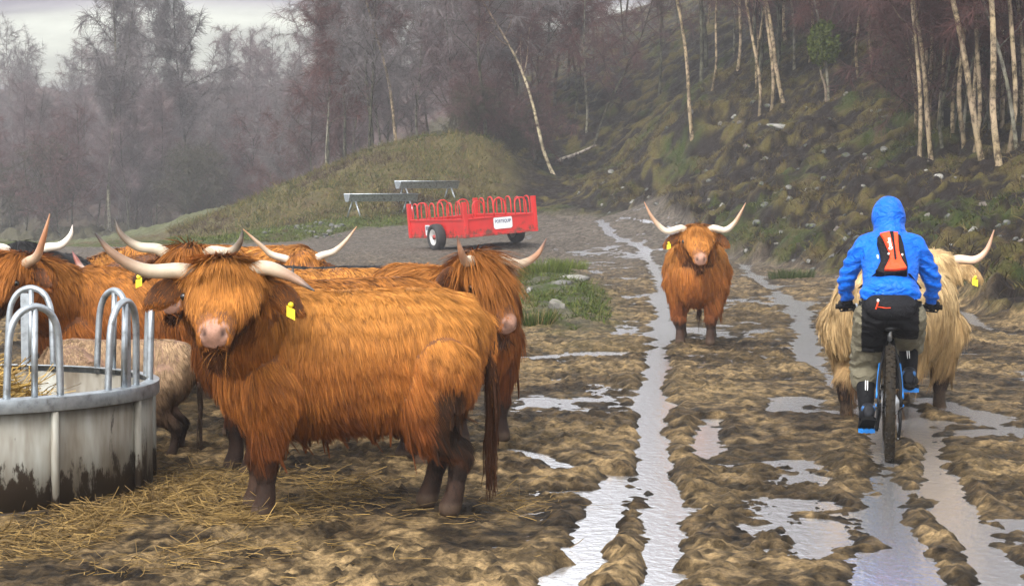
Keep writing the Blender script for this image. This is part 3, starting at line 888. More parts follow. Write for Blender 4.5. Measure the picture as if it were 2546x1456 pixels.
def cow(xy, heading, poll, hyaw, hpitch, label, group="highland cattle of the herd", cat="cow", pal=ORANGE, L=1.0, S=1.0, horns=None,
        n=24000, seed=1, voxel=.018, sw=.0065, tags=(), fringe=.26, ears=(0, 0), shag=1.0, dirt=None, legs=(0, 0, 0, 0), sz=1.0,
        eyes=False, horn_r=.036, horn_c=((.46, .375, .27), (.22, .13, .08), (.04, .03, .028)), wide=1.0, hs=1.0, hw=1.0, mudz=.40, name='highland_cow', tail=True, z=None):
    rng = np.random.default_rng(seed)
    gz0 = gz(*xy) - .03 if z is None else z
    root = empty(name, (xy[0], xy[1], gz0), R(heading), label, cat, group)
    ha = R(heading)
    X = np.array
    def local(w):            # world -> cow space
        return rot2(X((w[0] - xy[0], w[1] - xy[1], w[2] - gz0)), -ha)
    pl = local(poll)
    ya, pi = R(hyaw) - ha, R(hpitch)
    h = X((math.cos(ya), math.sin(ya), 0.)); zz = X((0., 0., 1.))
    lt = X((-math.sin(ya), math.cos(ya), 0.))
    f = math.cos(pi) * h - math.sin(pi) * zz
    nn = math.sin(pi) * h + math.cos(pi) * zz
    mb = MB()
    Y, Z = X((0., 1., 0.)), zz
    # trunk
    sec = [(.70, .76, .05, .08), (.66, .75, .12, .18), (.55, .765, .205, .285), (.35, .785, .265, .345), (.0, .78, .30, .33), (-.35, .785, .295, .335), (-.58, .81, .265, .31), (-.74, .845, .20, .25), (-.82, .87, .11, .15), (-.85, .88, .05, .08)]
    mb.rings([(X((a * L * S, 0, c * S)), Y * ry * S * wide, Z * rz * S) for a, c, ry, rz in sec], 22)
    # neck
    hb_ = pl + f * .10 * hs - nn * .10 * hs
    nb = X((.42 * L, 0, .86)) * S
    nk = spline([nb - X((.12, 0, .0)) * S, nb, nb * .5 + hb_ * .5 + X((.03, 0, .02)) * S, hb_], 9)
    mb.tube(nk, list(np.interp(np.linspace(0, 1, 9), [0, .3, .7, 1], [.27 * S, .25 * S, .19 * S, .135 * hs])), 16, True)
    # head
    hd = [(-.05, .06, .04, -.09), (-.02, .115, .075, -.085), (.05, .155, .10, -.09), (.14, .162, .115, -.10), (.20, .150, .112, -.098), (.28, .118, .095, -.088), (.36, .092, .080, -.078), (.42, .078, .072, -.078), (.46, .074, .066, -.080), (.482, .065, .054, -.082), (.492, .040, .03, -.085)]
    mb.rings([(pl + f * t * hs + nn * o_ * hs, lt * a * hs * (hw if t < .3 else 1 + (hw - 1) * .5), nn * b_ * hs) for t, a, b_, o_ in hd], 20)
    mb.tube([pl + (f * .20 - nn * .17) * hs, pl + (f * .33 - nn * .145) * hs, pl + (f * .45 - nn * .135) * hs], [.075 * hs, .062 * hs, .052 * hs], 12, True)
    # ears
    earP = {}
    for k, sd in enumerate((1, -1)):
        e0 = pl + (f * .06 + lt * sd * .135 * hw - nn * .10) * hs
        ed = unit(lt * sd * 1.0 + f * .10 - nn * .12 + zz * (ears[k] - .10))
        e = [e0, e0 + ed * .09 * hs, e0 + ed * .165 * hs - zz * .010, e0 + ed * .225 * hs - zz * .03]
        up = unit(np.cross(ed, h))
        up = up if up[2] > 0 else -up
        rg = []
        for p, w in zip(spline(e, 7), (.030, .050, .062, .066, .058, .040, .014)):
            rg.append((p, up * w * hs, unit(np.cross(ed, up)) * .016 * hs))
        mb.rings(rg, 12)
        earP[sd] = (e[2], ed, up)
    # legs
    def leg(pts, rs):
        mb.tube(spline([X(p) * X((L * S, S, S)) for p in pts], 22), list(np.interp(np.linspace(0, 1, 22), np.linspace(0, 1, len(rs)), rs) * S), 14, True)
    for k, sd in enumerate((1, -1)):
        dx = legs[k]
        leg([(.36, sd * .165, .66), (.39 + dx * .3, sd * .17, .48), (.41 + dx * .6, sd * .165, .345), (.42 + dx * .7, sd * .16, .275), (.415 + dx * .9, sd * .157, .18), (.42 + dx, sd * .155, .105), (.44 + dx, sd * .155, .045)], [.165, .10, .062, .064, .044, .050, .058])
        dx = legs[2 + k]
        leg([(-.56, sd * .165, .72), (-.49 + dx * .2, sd * .19, .53), (-.585 + dx * .5, sd * .175, .39), (-.675 + dx * .7, sd * .165, .315), (-.665 + dx * .9, sd * .16, .19), (-.65 + dx, sd * .16, .105), (-.625 + dx, sd * .16, .045)], [.20, .13, .074, .062, .045, .050, .058])
    if tail:
        tp = [X((-.78 * L, 0, 1.0)) * S, X((-.86 * L, .0, .95)) * S, X((-.885 * L, .01, .72)) * S, X((-.88 * L, .02, .40)) * S]
        mb.tube(spline(tp, 9), list(np.linspace(.038, .010, 9) * S), 10, True)
    body = remesh(mb, voxel, 5, .5, "body")
    V, N = mesh_np(body)
    q = V - pl
    ht, hl, hn = q @ f / hs, q @ lt / hs, q @ nn / hs
    ishead = (ht > -.08) & (ht < .55) & (np.abs(hl) < .17 * hw) & (hn > -.26) & (hn < .06) & (np.linalg.norm(q, axis=1) < .62 * hs)
    # nostrils
    for sd in (1, -1):
        c = pl + (f * .470 + lt * sd * .038 - nn * .050) * hs
        dv = (V - c) / hs; a_ = dv @ unit(lt * sd * .55 + nn * .8); d = np.sqrt(np.maximum((dv ** 2).sum(1) - a_ ** 2, 0) / .014 ** 2 + a_ ** 2 / .030 ** 2)
        w = np.exp(-d ** 2)[:, None]
        V = V - (f * .75 + nn * .6) * .024 * hs * w
    # mouth line
    mo = np.exp(-((hn + .128) / .010) ** 2) * sstep(.36, .42, ht) * ishead
    V = V - N * (.012 * hs * mo)[:, None]
    body.vertices.foreach_set("co", V.astype(np.float32).ravel())
    skin = X(pal['skin'])
    col = np.repeat(skin[None], len(V), 0)
    legk = sstep(mudz - .04, mudz - .18, V[:, 2] / S)[:, None]
    col = col * (1 - legk * .9) + X((.012, .007, .005)) * legk * .9
    col = col * (.6 + .8 * vn3(V * 25, 9)[:, None])
    hoof = sstep(.085, .06, V[:, 2] / S)[:, None]
    col = col * (1 - hoof) + X((.05, .030, .018)) * hoof
    mz = (sstep(.415, .445, ht + .25 * np.clip(.06 - np.abs(hl), 0, 1)) * ishead * sstep(-.118, -.100, hn) * sstep(.070, .056, np.abs(hl)))[:, None]
    pk = PINK if pal is not BLACK else X((.05, .04, .04))
    col = col * (1 - mz) + pk * (.85 + .3 * vn3(V * 40, 3)[:, None]) * mz
    ch = (sstep(.33, .38, ht) * ishead * sstep(-.118, -.135, hn))[:, None]
    col = col * (1 - ch) + X((.10, .045, .025)) * ch
    for sd in (1, -1):
        c = pl + (f * .470 + lt * sd * .038 - nn * .050) * hs
        dv = (V - c) / hs; a_ = dv @ unit(lt * sd * .55 + nn * .8); w = np.exp(-(np.maximum((dv ** 2).sum(1) - a_ ** 2, 0) / .018 ** 2 + a_ ** 2 / .033 ** 2))[:, None]
        col = col * (1 - w) + X((.022, .010, .008)) * w
    earin = np.zeros(len(V))
    for sd in (1, -1):
        ec, ed, up = earP[sd]
        d = V - ec
        k = (np.abs(d @ ed) < .13) & (np.abs(d @ up) < .09) & (np.abs(d @ np.cross(ed, up)) < .05)
        earin = np.maximum(earin, k * sstep(.0, .5, N @ unit(h - .3 * zz)))
    col = col * (1 - .45 * earin[:, None])
    set_col(body, col)
    bo = link('body', body, m_hide, root)
    # ------------------------------------------------ the coat
    dens = np.ones(len(V))
    dens *= np.clip(1.0 - 1.1 * mz[:, 0], 0, 1)
    dens *= sstep(.05, .16, V[:, 2] / S)
    dens = dens * np.where(ishead, 1.6, 1.0) * np.where(V[:, 2] < .34 * S, .8, 1.0)
    dens = dens * (1 - .55 * np.clip(earin * 1.6, 0, 1))
    P0, Nn, vi = sample_mesh(body, n, rng, dens)
    q = P0 - pl
    ht, hl, hn = q @ f / hs, q @ lt / hs, q @ nn / hs
    head = (ht > -.10) & (ht < .55) & (np.abs(hl) < .46) & (hn > -.30) & (hn < .09) & (np.linalg.norm(q, axis=1) < .66 * hs)
    crown_ = head & (ht < .17) & (hn > -.13) & (np.abs(hl) < .115 * hw)
    face = head & ~crown_ & (np.abs(hl) < .16) & (ht > .1)
    ear = head & (np.abs(hl) > .185)
    leg_ = P0[:, 2] < .36 * S
    zr = P0[:, 2] / S
    g = X((0, 0, -1.))
    comb = np.repeat((X((-.35, 0, -1.0)))[None], n, 0)
    comb[:, 1] += np.sign(P0[:, 1]) * .35 * np.clip(Nn[:, 2], 0, 1)
    wv = np.stack([vn3(P0 * 5.5 / S, 11 + seed) - .5, vn3(P0 * 5.5 / S, 12 + seed) - .5, vn3(P0 * 5.5 / S, 13 + seed) - .5], 1)
    comb = comb + 1.1 * wv
    comb[head] = f + .9 * lt * np.clip(hl[head] * 3, -1, 1)[:, None] + .5 * wv[head] + g * .4
    comb[ear] = X(lt)[None] * np.sign(hl[ear])[:, None] * .6 + g * 1.0
    tan = unit(comb - Nn * (comb * Nn).sum(1, keepdims=True))
    Ln = np.interp(zr, [.15, .36, .48, .62, .8, 1.0, 1.15], [.05, .085, .135, .12, .105, .09, .075]) * S * shag
    Ln = np.where(P0[:, 0] < -.845 * L * S, .06 * S, Ln)
    Ln = np.where(leg_, np.interp(zr, [.08, .2, .30, .36], [.020, .032, .055, .085]) * S, Ln)
    front = (P0[:, 0] > .48 * L * S) & ~head
    Ln = np.where(front & (zr > .5), np.maximum(Ln, .13 * S * shag), Ln)
    Ln = np.where(head, .065 * hs, Ln); Ln = np.where(face, .060 * hs, Ln); Ln = np.where(face & (ht > .33), .034 * hs, Ln)
    Ln = np.where(crown_, fringe * hs, Ln); Ln = np.where(ear, .035 * hs, Ln); Ln = np.where(head & (hn < -.120) & (ht > .20) & (np.abs(hl) < .15), .15 * hs, Ln)
    Ln = np.where(head & (hn < -.13) & ~ear, .085 * hs, Ln)
    M = max(60, int(n ** .70 * 1.7))
    gi = rng.choice(n, M, replace=False)
    kd = KDTree(M)
    for a, i in enumerate(gi): kd.insert(P0[i], a)
    kd.balance()
    near = np.array([gi[kd.find(p)[1]] for p in P0])
    wet = (rng.random(n) < .10)[near] & (zr > .38) & (zr < .60) & ~head & (Nn[:, 2] < .15)        # soaked locks that hang below the rest
    Ln = np.where(wet, Ln * 1.5, Ln)
    Ln = Ln * np.where(crown_, rng.uniform(.25, 1.3, n), rng.uniform(.6, 1.25, n)) * (.75 + .5 * vn3(P0 * 9 / S, 31 + seed))
    K = 5
    P = np.empty((n, K, 3)); P[:, 0] = P0 - Nn * .004
    lift = np.where(crown_, .07, np.where(head, .22, .24))[:, None] * rng.uniform(.5, 1.5, (n, 1))
    d = unit(tan + Nn * lift)
    free = np.clip(.55 - Nn[:, 2:3], 0, 1)
    free[crown_] = .22
    for k in range(1, K):
        P[:, k] = P[:, k - 1] + d * Ln[:, None] / (K - 1)
        d = unit(d * .75 + tan * .30 + g * (.32 * free) - Nn * (.10 * (1 - free)) + rng.normal(0, .07, (n, 3)))
    # locks: strands gather towards a guide strand
    cl = np.clip(.58 * (rng.random((n, 1)) ** .7), 0, .8); cl[wet] = .92
    for k in range(1, K):
        t = (k / (K - 1)) ** .8
        rel = P[near, k] - P[near, 0]
        tgt = P[near, 0] * (t * .8) + P0 * (1 - t * .8) + rel
        P[:, k] = P[:, k] * (1 - cl * t) + tgt * cl * t
    side = unit(np.cross(Nn + .35 * rng.normal(0, 1, (n, 3)), P[:, -1] - P[:, 0]))
    ct, cs, clw, cd = (X(pal[k]) for k in ('top', 'side', 'low', 'dark'))
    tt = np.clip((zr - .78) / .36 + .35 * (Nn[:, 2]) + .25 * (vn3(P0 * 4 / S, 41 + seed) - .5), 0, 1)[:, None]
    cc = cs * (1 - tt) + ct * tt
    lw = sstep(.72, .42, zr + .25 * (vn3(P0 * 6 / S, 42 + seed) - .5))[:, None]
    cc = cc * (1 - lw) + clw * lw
    cc[head] = cs * .80 + ct * .30
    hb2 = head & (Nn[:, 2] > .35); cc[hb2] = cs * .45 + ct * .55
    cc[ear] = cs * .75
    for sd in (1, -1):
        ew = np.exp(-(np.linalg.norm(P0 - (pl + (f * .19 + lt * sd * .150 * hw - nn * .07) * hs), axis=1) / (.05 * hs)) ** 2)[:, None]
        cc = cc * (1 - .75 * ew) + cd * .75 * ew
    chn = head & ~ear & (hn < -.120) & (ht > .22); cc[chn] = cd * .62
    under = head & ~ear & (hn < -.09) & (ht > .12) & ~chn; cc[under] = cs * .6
    tl = (P0[:, 0] < -.83 * L * S) & (zr < .80); cc[tl] = cd * .5
    mudl = sstep(mudz, mudz - .17, zr + .12 * (vn3(P0 * 12 / S, 43 + seed) - .5))[:, None]
    cc = cc * (1 - mudl) + X((.017, .0095, .0065)) * mudl
    if dirt is not None:
        for (dx, dz, rad, sidey) in dirt:
            dd = np.hypot((P0[:, 0] / (L * S) - dx), (zr - dz)) / rad + .7 * (vn3(P0 * 9, 44) - .5)
            w = (sstep(1.15, .7, dd) * (P0[:, 1] * sidey > 0) * .88)[:, None]
            cc = cc * (1 - w) + X((.018, .011, .007)) * w
    lockv = rng.uniform(.76, 1.18, n)[near] * (.8 + .4 * vn3(P0 * 8 / S, 51 + seed))
    streak = (rng.random(n) < .07)[near]
    cc = cc * lockv[:, None]
    cc[wet] *= .62
    cc[streak] = cc[streak] * .55 + cd * .45
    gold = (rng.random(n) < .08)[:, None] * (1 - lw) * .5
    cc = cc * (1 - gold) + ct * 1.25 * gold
    cc = cc * rng.uniform(.8, 1.2, (n, 1))
    wd = sw * rng.uniform(.6, 1.3, (n, 1)) * np.array([[1.0, 1.0, .85, .6, .18]])
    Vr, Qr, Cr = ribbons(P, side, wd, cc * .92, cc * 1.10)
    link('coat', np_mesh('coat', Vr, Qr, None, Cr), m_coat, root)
    # tail switch is part of the coat's look but hangs on its own
    if tail:
        nt_ = max(90, n // 600)
        s0 = spline(tp, 9)
        ii = rng.integers(4, 9, nt_)
        A = s0[ii] + rng.normal(0, .010 * S, (nt_, 3))
        Pk = np.empty((nt_, 5, 3)); Pk[:, 0] = A
        dl = rng.uniform(.15, .34, nt_)[:, None] * S / 4
        for k in range(1, 5):
            Pk[:, k] = Pk[:, k - 1] + (g + rng.normal(0, .09, (nt_, 3))) * dl
        Vt, Qt, Ct = ribbons(Pk, unit(rng.normal(0, 1, (nt_, 3))), np.array((.009, .009, .008, .006, .003)), np.repeat((cd * .4)[None], nt_, 0))
        link('tail_switch', np_mesh('tail_switch', Vt, Qt, None, Ct), m_coat, root)
    # horns
    hc = [X(c) for c in horn_c]
    for sd, pts in zip((1, -1), horns or ()):
        if pts is None: continue
        w = [pl + (f * .06 - nn * .085 + lt * sd * .07) * hs] + [pl + lt * sd * a * hs + zz * (b_ - .045) * hs + h * c * hs for a, b_, c in pts]
        w = spline(w, 20)
        t = np.linspace(0, 1, 20)
        rad = horn_r * hs * np.interp(t, [0, .2, .5, .8, 1], [1, .98, .78, .45, .10])
        cols = []
        for q_ in t:
            a = sstep(.38, .75, q_); b_ = sstep(.80, .97, q_)
            cols.append((hc[0] * (1 - a) + hc[1] * a) * (1 - b_) + hc[2] * b_)
        hm = MB().tube(w, list(rad), 12, True, col=np.vstack([np.repeat([cols[0]], 3, 0), cols, np.repeat([cols[-1]], 3, 0)]))
        hm.build('horn', m_horn, root)
    if eyes:
        for sd in (1, -1):
            MB().ell(pl + (f * .19 + lt * sd * .148 * hw - nn * .070) * hs, (.019, .019, .019)).build('eye', m_eye, root)
    for sd in tags:
        ec, ed, up = earP[sd]
        T = Matrix((Vector(ed), Vector(h), Vector((0, 0, 1)))).transposed()
        c = ec + X((0, 0, -.045)) * hs + h * (.028 if math.sin(R(hyaw)) < 0 else -.034) * hs
        tm = MB().box(c, (.042 * hs, .005, .048 * hs), T)
        tm.ell(c + X((0, 0, .036)) * hs, (.014, .012, .014))
        tm.build('ear_tag', m_tagy, root, smooth=False)
    return root

def pw(u, v, y): return tuple(PT(u, v, y))
HB = "highland cattle of the herd"
# the big one in front, broadside with its head turned to the camera
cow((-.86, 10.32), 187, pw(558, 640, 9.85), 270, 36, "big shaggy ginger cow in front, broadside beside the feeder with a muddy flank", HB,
    L=.86, n=330000, seed=1, voxel=.011, sw=.0028, tags=(1,), fringe=.165, eyes=True, hs=1.06, hw=1.10, shag=1.0, horn_r=.039,
    dirt=((-.60, .52, .17, 1), (-.70, .40, .12, 1)), legs=(.0, .05, .0, .10), ears=(-.25, -.05),
    horns=(((.17, .0, .02), (.30, -.03, .14), (.42, -.09, .24)), ((.18, -.015, .02), (.34, -.01, .06), (.47, .06, .10), (.55, .155, .12))))
# head pressed in behind it, one horn sweeping up
cow((-1.15, 12.05), 205, pw(462, 606, 11.45), 262, 40, "ginger cow whose face peeps out behind the left cheek of the big one", HB,
    n=60000, seed=2, sw=.0045, tags=(-1,), fringe=.18, hs=.92, pal=AUBURN, eyes=True, ears=(0, -.15),
    horns=(((.16, .0, .0), (.30, .0, .1), (.37, .06, .14), (.39, .13, .15)), ((.16, .01, .02), (.28, .03, .05), (.37, .10, .08), (.41, .20, .08))), horn_c=((.45, .38, .28), (.12, .085, .06), (.03, .025, .02)))
# broadside behind the feeder, head cut by the left edge
cow((-2.45, 13.7), 186, pw(25, 628, 13.2), 235, 46, "ginger cow broadside behind the feeder, its head cut by the left edge", HB,
    n=90000, seed=3, sw=.0045, pal=AUBURN, fringe=.19, L=.95, eyes=True, tags=(), ears=(-.05, -.05),
    horns=(((.17, -.01, .0), (.28, .03, .03), (.36, .14, .05), (.42, .29, .05)), ((.17, -.01, .0), (.30, .02, .03), (.40, .12, .05), (.44, .24, .05))), horn_c=((.48, .35, .24), (.36, .16, .08), (.42, .22, .12)))
# the black one behind it
cow((-3.45, 16.2), 285, pw(60, 602, 15.4), 290, 55, "black cow with white horns showing only the top of its head at the left edge", HB,
    n=12000, seed=4, pal=BLACK, fringe=.14, horns=(((.15, .0, .0), (.26, .02, .02), (.33, .09, .03), (.35, .17, .03)), ((.15, .0, .0), (.26, .02, .02), (.33, .09, .03), (.35, .17, .03))), horn_c=((.68, .62, .52), (.64, .58, .5), (.5, .45, .4)))
# low head between
cow((-2.62, 16.6), 130, pw(262, 665, 15.0), 262, 40, "brown cow with lowered head and a dark red horn behind the broadside back", HB,
    n=12000, seed=5, pal=AUBURN, fringe=.15, horns=(((.12, .0, .0), (.22, .0, .02), (.30, .01, .02)), ((.10, .0, .0), (.16, .03, .03), (.20, .10, .04), (.23, .16, .04))), horn_c=((.62, .55, .45), (.22, .07, .05), (.14, .04, .04)))
# backs further off
cow((-2.95, 18.0), 175, pw(150, 690, 17.6), 200, 60, "ginger cow behind the others whose rounded back shows above the broadside one", HB,
    n=24000, seed=6, pal=ORANGE, L=.8, S=1.02, horns=(((.2, .02, 0), (.3, .1, 0), (.34, .2, 0)), ((.2, .02, 0), (.3, .1, 0), (.34, .2, 0))))
cow((-2.30, 18.2), 350, pw(752, 624, 17.6), 280, 42, "ginger cow with wide lyre horns and a low head behind the big one", HB,
    n=40000, seed=7, tags=(1,), pal=ORANGE, fringe=.12, ears=(-.15, -.15), hs=.95,
    horns=(((.16, .0, .0), (.28, .04, .0), (.38, .13, .02), (.48, .26, .02)), ((.16, -.02, .0), (.28, .02, .0), (.38, .11, .02), (.52, .24, .02))), horn_c=((.55, .46, .36), (.40, .28, .19), (.36, .18, .09)))
cow((-1.42, 14.3), 184, pw(700, 720, 13.9), 230, 60, "ginger cow whose rump and back show over the big one's shoulder", HB,
    n=30000, seed=8, pal=ORANGE, L=.80, S=.97, hs=.8, horns=(((.2, .04, .05), (.25, .14, .12), (.29, .26, .14)), None), horn_c=((.6, .58, .52), (.2, .18, .16), (.03, .03, .03)))
cow((-1.55, 16.3), 184, pw(720, 720, 16.1), 230, 60, "black cow whose back shows as a dark strip behind the ginger rump", HB,
    n=9000, seed=9, pal=BLACK, L=.92, S=.92, horns=None)
# profile cow behind the rump
cow((-.42, 13.45), 306, pw(1200, 628, 12.6), 318, 56, "dark auburn cow in profile facing right behind the big one's rump", HB,
    n=110000, seed=10, sw=.0042, pal=AUBURN, fringe=.26, eyes=True, shag=1.1, hs=1.03, L=.9,
    horns=(((.16, .0, .0), (.30, -.03, .02), (.42, .02, .05), (.50, .12, .06)), ((.12, .0, .02), (.20, .0, .05), (.27, .06, .08), (.30, .15, .08))), horn_c=((.48, .40, .29), (.26, .13, .07), (.10, .05, .035)))
# the pale calf behind the feeder
cow((-2.45, 12.65), 178, pw(225, 905, 12.3), 200, 60, "small shaggy tan calf standing behind the right side of the feeder", HB, cat="calf", name='calf',
    n=50000, seed=11, pal=TAN, S=.65, hs=.62, L=.98, mudz=.5, shag=.9, fringe=.1, horns=None, sw=.0042)
# on the track
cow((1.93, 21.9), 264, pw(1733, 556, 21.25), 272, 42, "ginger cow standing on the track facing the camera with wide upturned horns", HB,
    n=120000, seed=12, pal=ORANGE, eyes=True, tags=(-1,), fringe=.17, shag=.95, sw=.005, wide=1.12, ears=(-.15, -.15), legs=(.03, -.03, .1, 0), hs=1.0,
    horns=(((.16, .0, .02), (.28, -.02, .03), (.37, .045, .04), (.43, .14, .04), (.49, .255, .03)), ((.16, .0, .02), (.31, -.03, .03), (.41, .045, .04), (.48, .14, .04), (.54, .265, .03))), horn_c=((.56, .47, .36), (.34, .20, .12), (.34, .18, .10)))
# the blond one being overtaken
cow((2.86, 15.3), 60, pw(2325, 622, 15.75), 72, 45, "pale blond cow walking away on the right, partly hidden by the cyclist", HB,
    n=120000, seed=13, pal=BLOND, S=1.04, mudz=.46, tags=(-1,), fringe=.09, shag=1.3, sw=.0045, wide=1.05, legs=(.06, -.06, .0, .12), ears=(-.1, -.1), hs=1.05,
    horns=(((.16, .0, .02), (.30, .02, .03), (.38, .08, .04), (.44, .15, .03)), ((.16, -.02, .02), (.28, -.02, .0), (.36, .05, .02), (.41, .19, .02))), horn_c=((.62, .45, .33), (.40, .24, .16), (.36, .20, .13)))

# ================================================================ RING FEEDER
def V3(*a): return Vector(a)
m_galv = mat_new("galvanised_steel"); m_, nt, b = m_galv; m_galv = m_
f = noise_out(nt, 16, 5, .6)
nt.links.new(ramp(nt, f, [(.3, (.46, .50, .53)), (.55, (.32, .35, .375)), (.72, (.15, .15, .14))]), b.inputs['Base Color'])
b.inputs['Metallic'].default_value = .75
rr = nd(nt, "ShaderNodeMapRange", i_To_Min=.28, i_To_Max=.55); nt.links.new(f, rr.inputs[0]); nt.links.new(rr.outputs[0], b.inputs['Roughness'])
m_sheet, nt, b = mat_new("weathered_sheet")          # wet zinc sheet, mud splashed from the ground up
tc = nt.nodes.new("ShaderNodeTexCoord"); sp = nt.nodes.new("ShaderNodeSeparateXYZ"); nt.links.new(tc.outputs['Object'], sp.inputs[0])
n1 = noise_out(nt, 6, 6, .72, stretch=(1.5, 1.5, .5)); n2 = noise_out(nt, 3.2, 4, .6, stretch=(1.6, 1.6, .35)); n3 = noise_out(nt, 26, 5, .65)
zinc = ramp(nt, n2, [(.34, (.30, .30, .265)), (.5, (.19, .172, .138)), (.64, (.10, .078, .052))])
hgt = nd(nt, "ShaderNodeMapRange", i_From_Min=.0, i_From_Max=.34, i_To_Min=.32, i_To_Max=-.06); nt.links.new(sp.outputs[2], hgt.inputs[0])
ad = nt.nodes.new("ShaderNodeMath"); ad.operation = 'ADD'; nt.links.new(n1, ad.inputs[0]); nt.links.new(hgt.outputs[0], ad.inputs[1])
mm = ramp(nt, ad.outputs[0], [(.56, (0, 0, 0)), (.62, (1, 1, 1))])
nt.links.new(mix_col(nt, mm, zinc, (.028, .018, .010)), b.inputs['Base Color'])
b.inputs['Metallic'].default_value = .15; b.inputs['Roughness'].default_value = .55

FC = (-3.02, 11.15); FR = 1.08; FH = .60
fz = gz(-2.2, 10.4) - .05
feeder = empty("ring_feeder", (FC[0], FC[1], fz), 0, "round galvanised ring feeder with tombstone hoops, cut by the left edge", "cattle feeder")
th = np.linspace(0, 2 * math.pi, 97)
def ring_band(mb, prof):
    """revolve a closed (r, z) profile"""
    n = len(prof); V = np.array([[(r * math.cos(t), r * math.sin(t), z) for r, z in prof] for t in th[:-1]]).reshape(-1, 3)
    m = len(th) - 1
    i = np.arange(m)[:, None] * n; j = ((np.arange(m) + 1) % m)[:, None] * n; k = np.arange(n)[None]; k2 = (k + 1) % n
    mb.add(V, np.stack([i + k, j + k, j + k2, i + k2], -1).reshape(-1, 4)); return mb
ring_band(MB(), [(FR, .0), (FR, FH - .01), (FR - .006, FH - .01), (FR - .006, .0)]).build("side_panel", m_sheet, feeder)
ring_band(MB(), [(FR + .038, FH - .045), (FR + .040, FH + .025), (FR - .030, FH + .030), (FR - .030, FH + .022), (FR + .030, FH + .017), (FR + .030, FH - .045)]).build("top_rim", m_galv, feeder, bevel=.002)
ring_band(MB(), [(FR + .016, .03), (FR + .016, .065), (FR + .002, .065), (FR + .002, .03)]).build("base_band", m_sheet, feeder)
for a in (-47, -14, 20, 75, 130, 185, 240, 285):
    t = R(a); c, s_ = math.cos(t), math.sin(t)
    MB().tube([((FR + .016) * c, (FR + .016) * s_, .0), ((FR + .016) * c, (FR + .016) * s_, FH - .05)], .021, 10).build("seam_post", m_sheet, feeder)
NH = 11
for k in range(NH):
    t0 = R(-52 + k * 360 / NH)
    hw = .145; r_ = FR - .012
    prof = [(-hw, 0), (-hw, .20), (-hw * .97, .33), (-hw * .82, .405), (-hw * .5, .455), (0, .475), (hw * .5, .455), (hw * .82, .405), (hw * .97, .33), (hw, .20), (hw, 0)]
    tilt = .03
    def pos(a, z): 
        t = t0 + a / r_
        rr_ = r_ + tilt * z
        return (rr_ * math.cos(t), rr_ * math.sin(t), FH + z)
    MB().tube([pos(a * (1 - .12 * z / .475) * 1.0, z) for a, z in spline([(p[0], p[1], 0) for p in prof], 40)[:, :2]], .0185, 10).build("hoop", m_galv, feeder)
    MB().tube([pos(0, 0), pos(0, .465)], .0165, 10).build("hoop_bar", m_galv, feeder)
    if k % 3 == 1:
        t = t0 + .0
        Mx = Matrix.Rotation(t, 4, 'Z')
        MB().box(pos(.03, .22), (.008, .062, .45), Mx).build("joint_plate", m_galv, feeder, smooth=False)

# straw and hay
m_straw = vcol("straw", .75, .2, 30, .15)
def straws(name, P0, n, L, width, cols, rng, flat=.25, bend=.25):
    d = unit(np.concatenate([rng.normal(0, 1, (n, 2)), rng.normal(0, flat, (n, 1))], 1))
    l = rng.uniform(L[0], L[1], (n, 1))
    P = np.empty((n, 4, 3)); P[:, 0] = P0
    for k in range(1, 4):
        d = unit(d + rng.normal(0, bend, (n, 3)) * np.array((1, 1, .4)))
        P[:, k] = P[:, k - 1] + d * l / 3
    side = unit(np.cross(d, rng.normal(0, .6, (n, 3)) + np.array((0, 0, 1.))))
    a, b_ = np.array(cols[0]), np.array(cols[1]); t = rng.random((n, 1))
    return ribbons(P, side, np.full(4, width), (a * t + b_ * (1 - t)) * rng.uniform(.7, 1.25, (n, 1)))
rng = np.random.default_rng(20)
n = 9000
rad = FR * .62 * np.sqrt(rng.random(n)); an = rng.uniform(0, 6.28, n)
hx, hy = FC[0] - .18 + rad * np.cos(an), FC[1] - .15 + rad * np.sin(an)
hz = fz + .38 + .30 * (1 - (rad / (FR * .66)) ** 2) + .10 * (vn2(hx * 5, hy * 5, 3) - .3) + rng.normal(0, .012, n)
V, Q, cc = straws("hay", np.stack([hx, hy, hz], 1), n, (.12, .34), .006, ((.40, .26, .07), (.22, .135, .038)), rng)
hay = MB(); hay.add(V, Q, col=cc)
hc = MB().ell((FC[0] - .18, FC[1] - .15, fz + .20), (FR * .80, FR * .80, .52), None, 28, 14, col=(.20, .13, .04))
Vh, Qh, Th, ch_ = hc.arrays()
Vh = Vh + .04 * (vn3(Vh * 7, 5)[:, None] - .5) * np.array((1, 1, 1.5)); Vh[:, 2] = np.maximum(Vh[:, 2], fz + .05)
k = np.hypot(Vh[:, 0] - FC[0], Vh[:, 1] - FC[1]); s_ = np.minimum(1, (FR - .03) / np.maximum(k, 1e-6))
Vh[:, 0] = FC[0] + (Vh[:, 0] - FC[0]) * s_; Vh[:, 1] = FC[1] + (Vh[:, 1] - FC[1]) * s_
hay.add(Vh, Qh, Th, ch_)
tag(hay.build("hay", m_straw), "heap of golden hay inside the round feeder", "hay", kind='stuff')
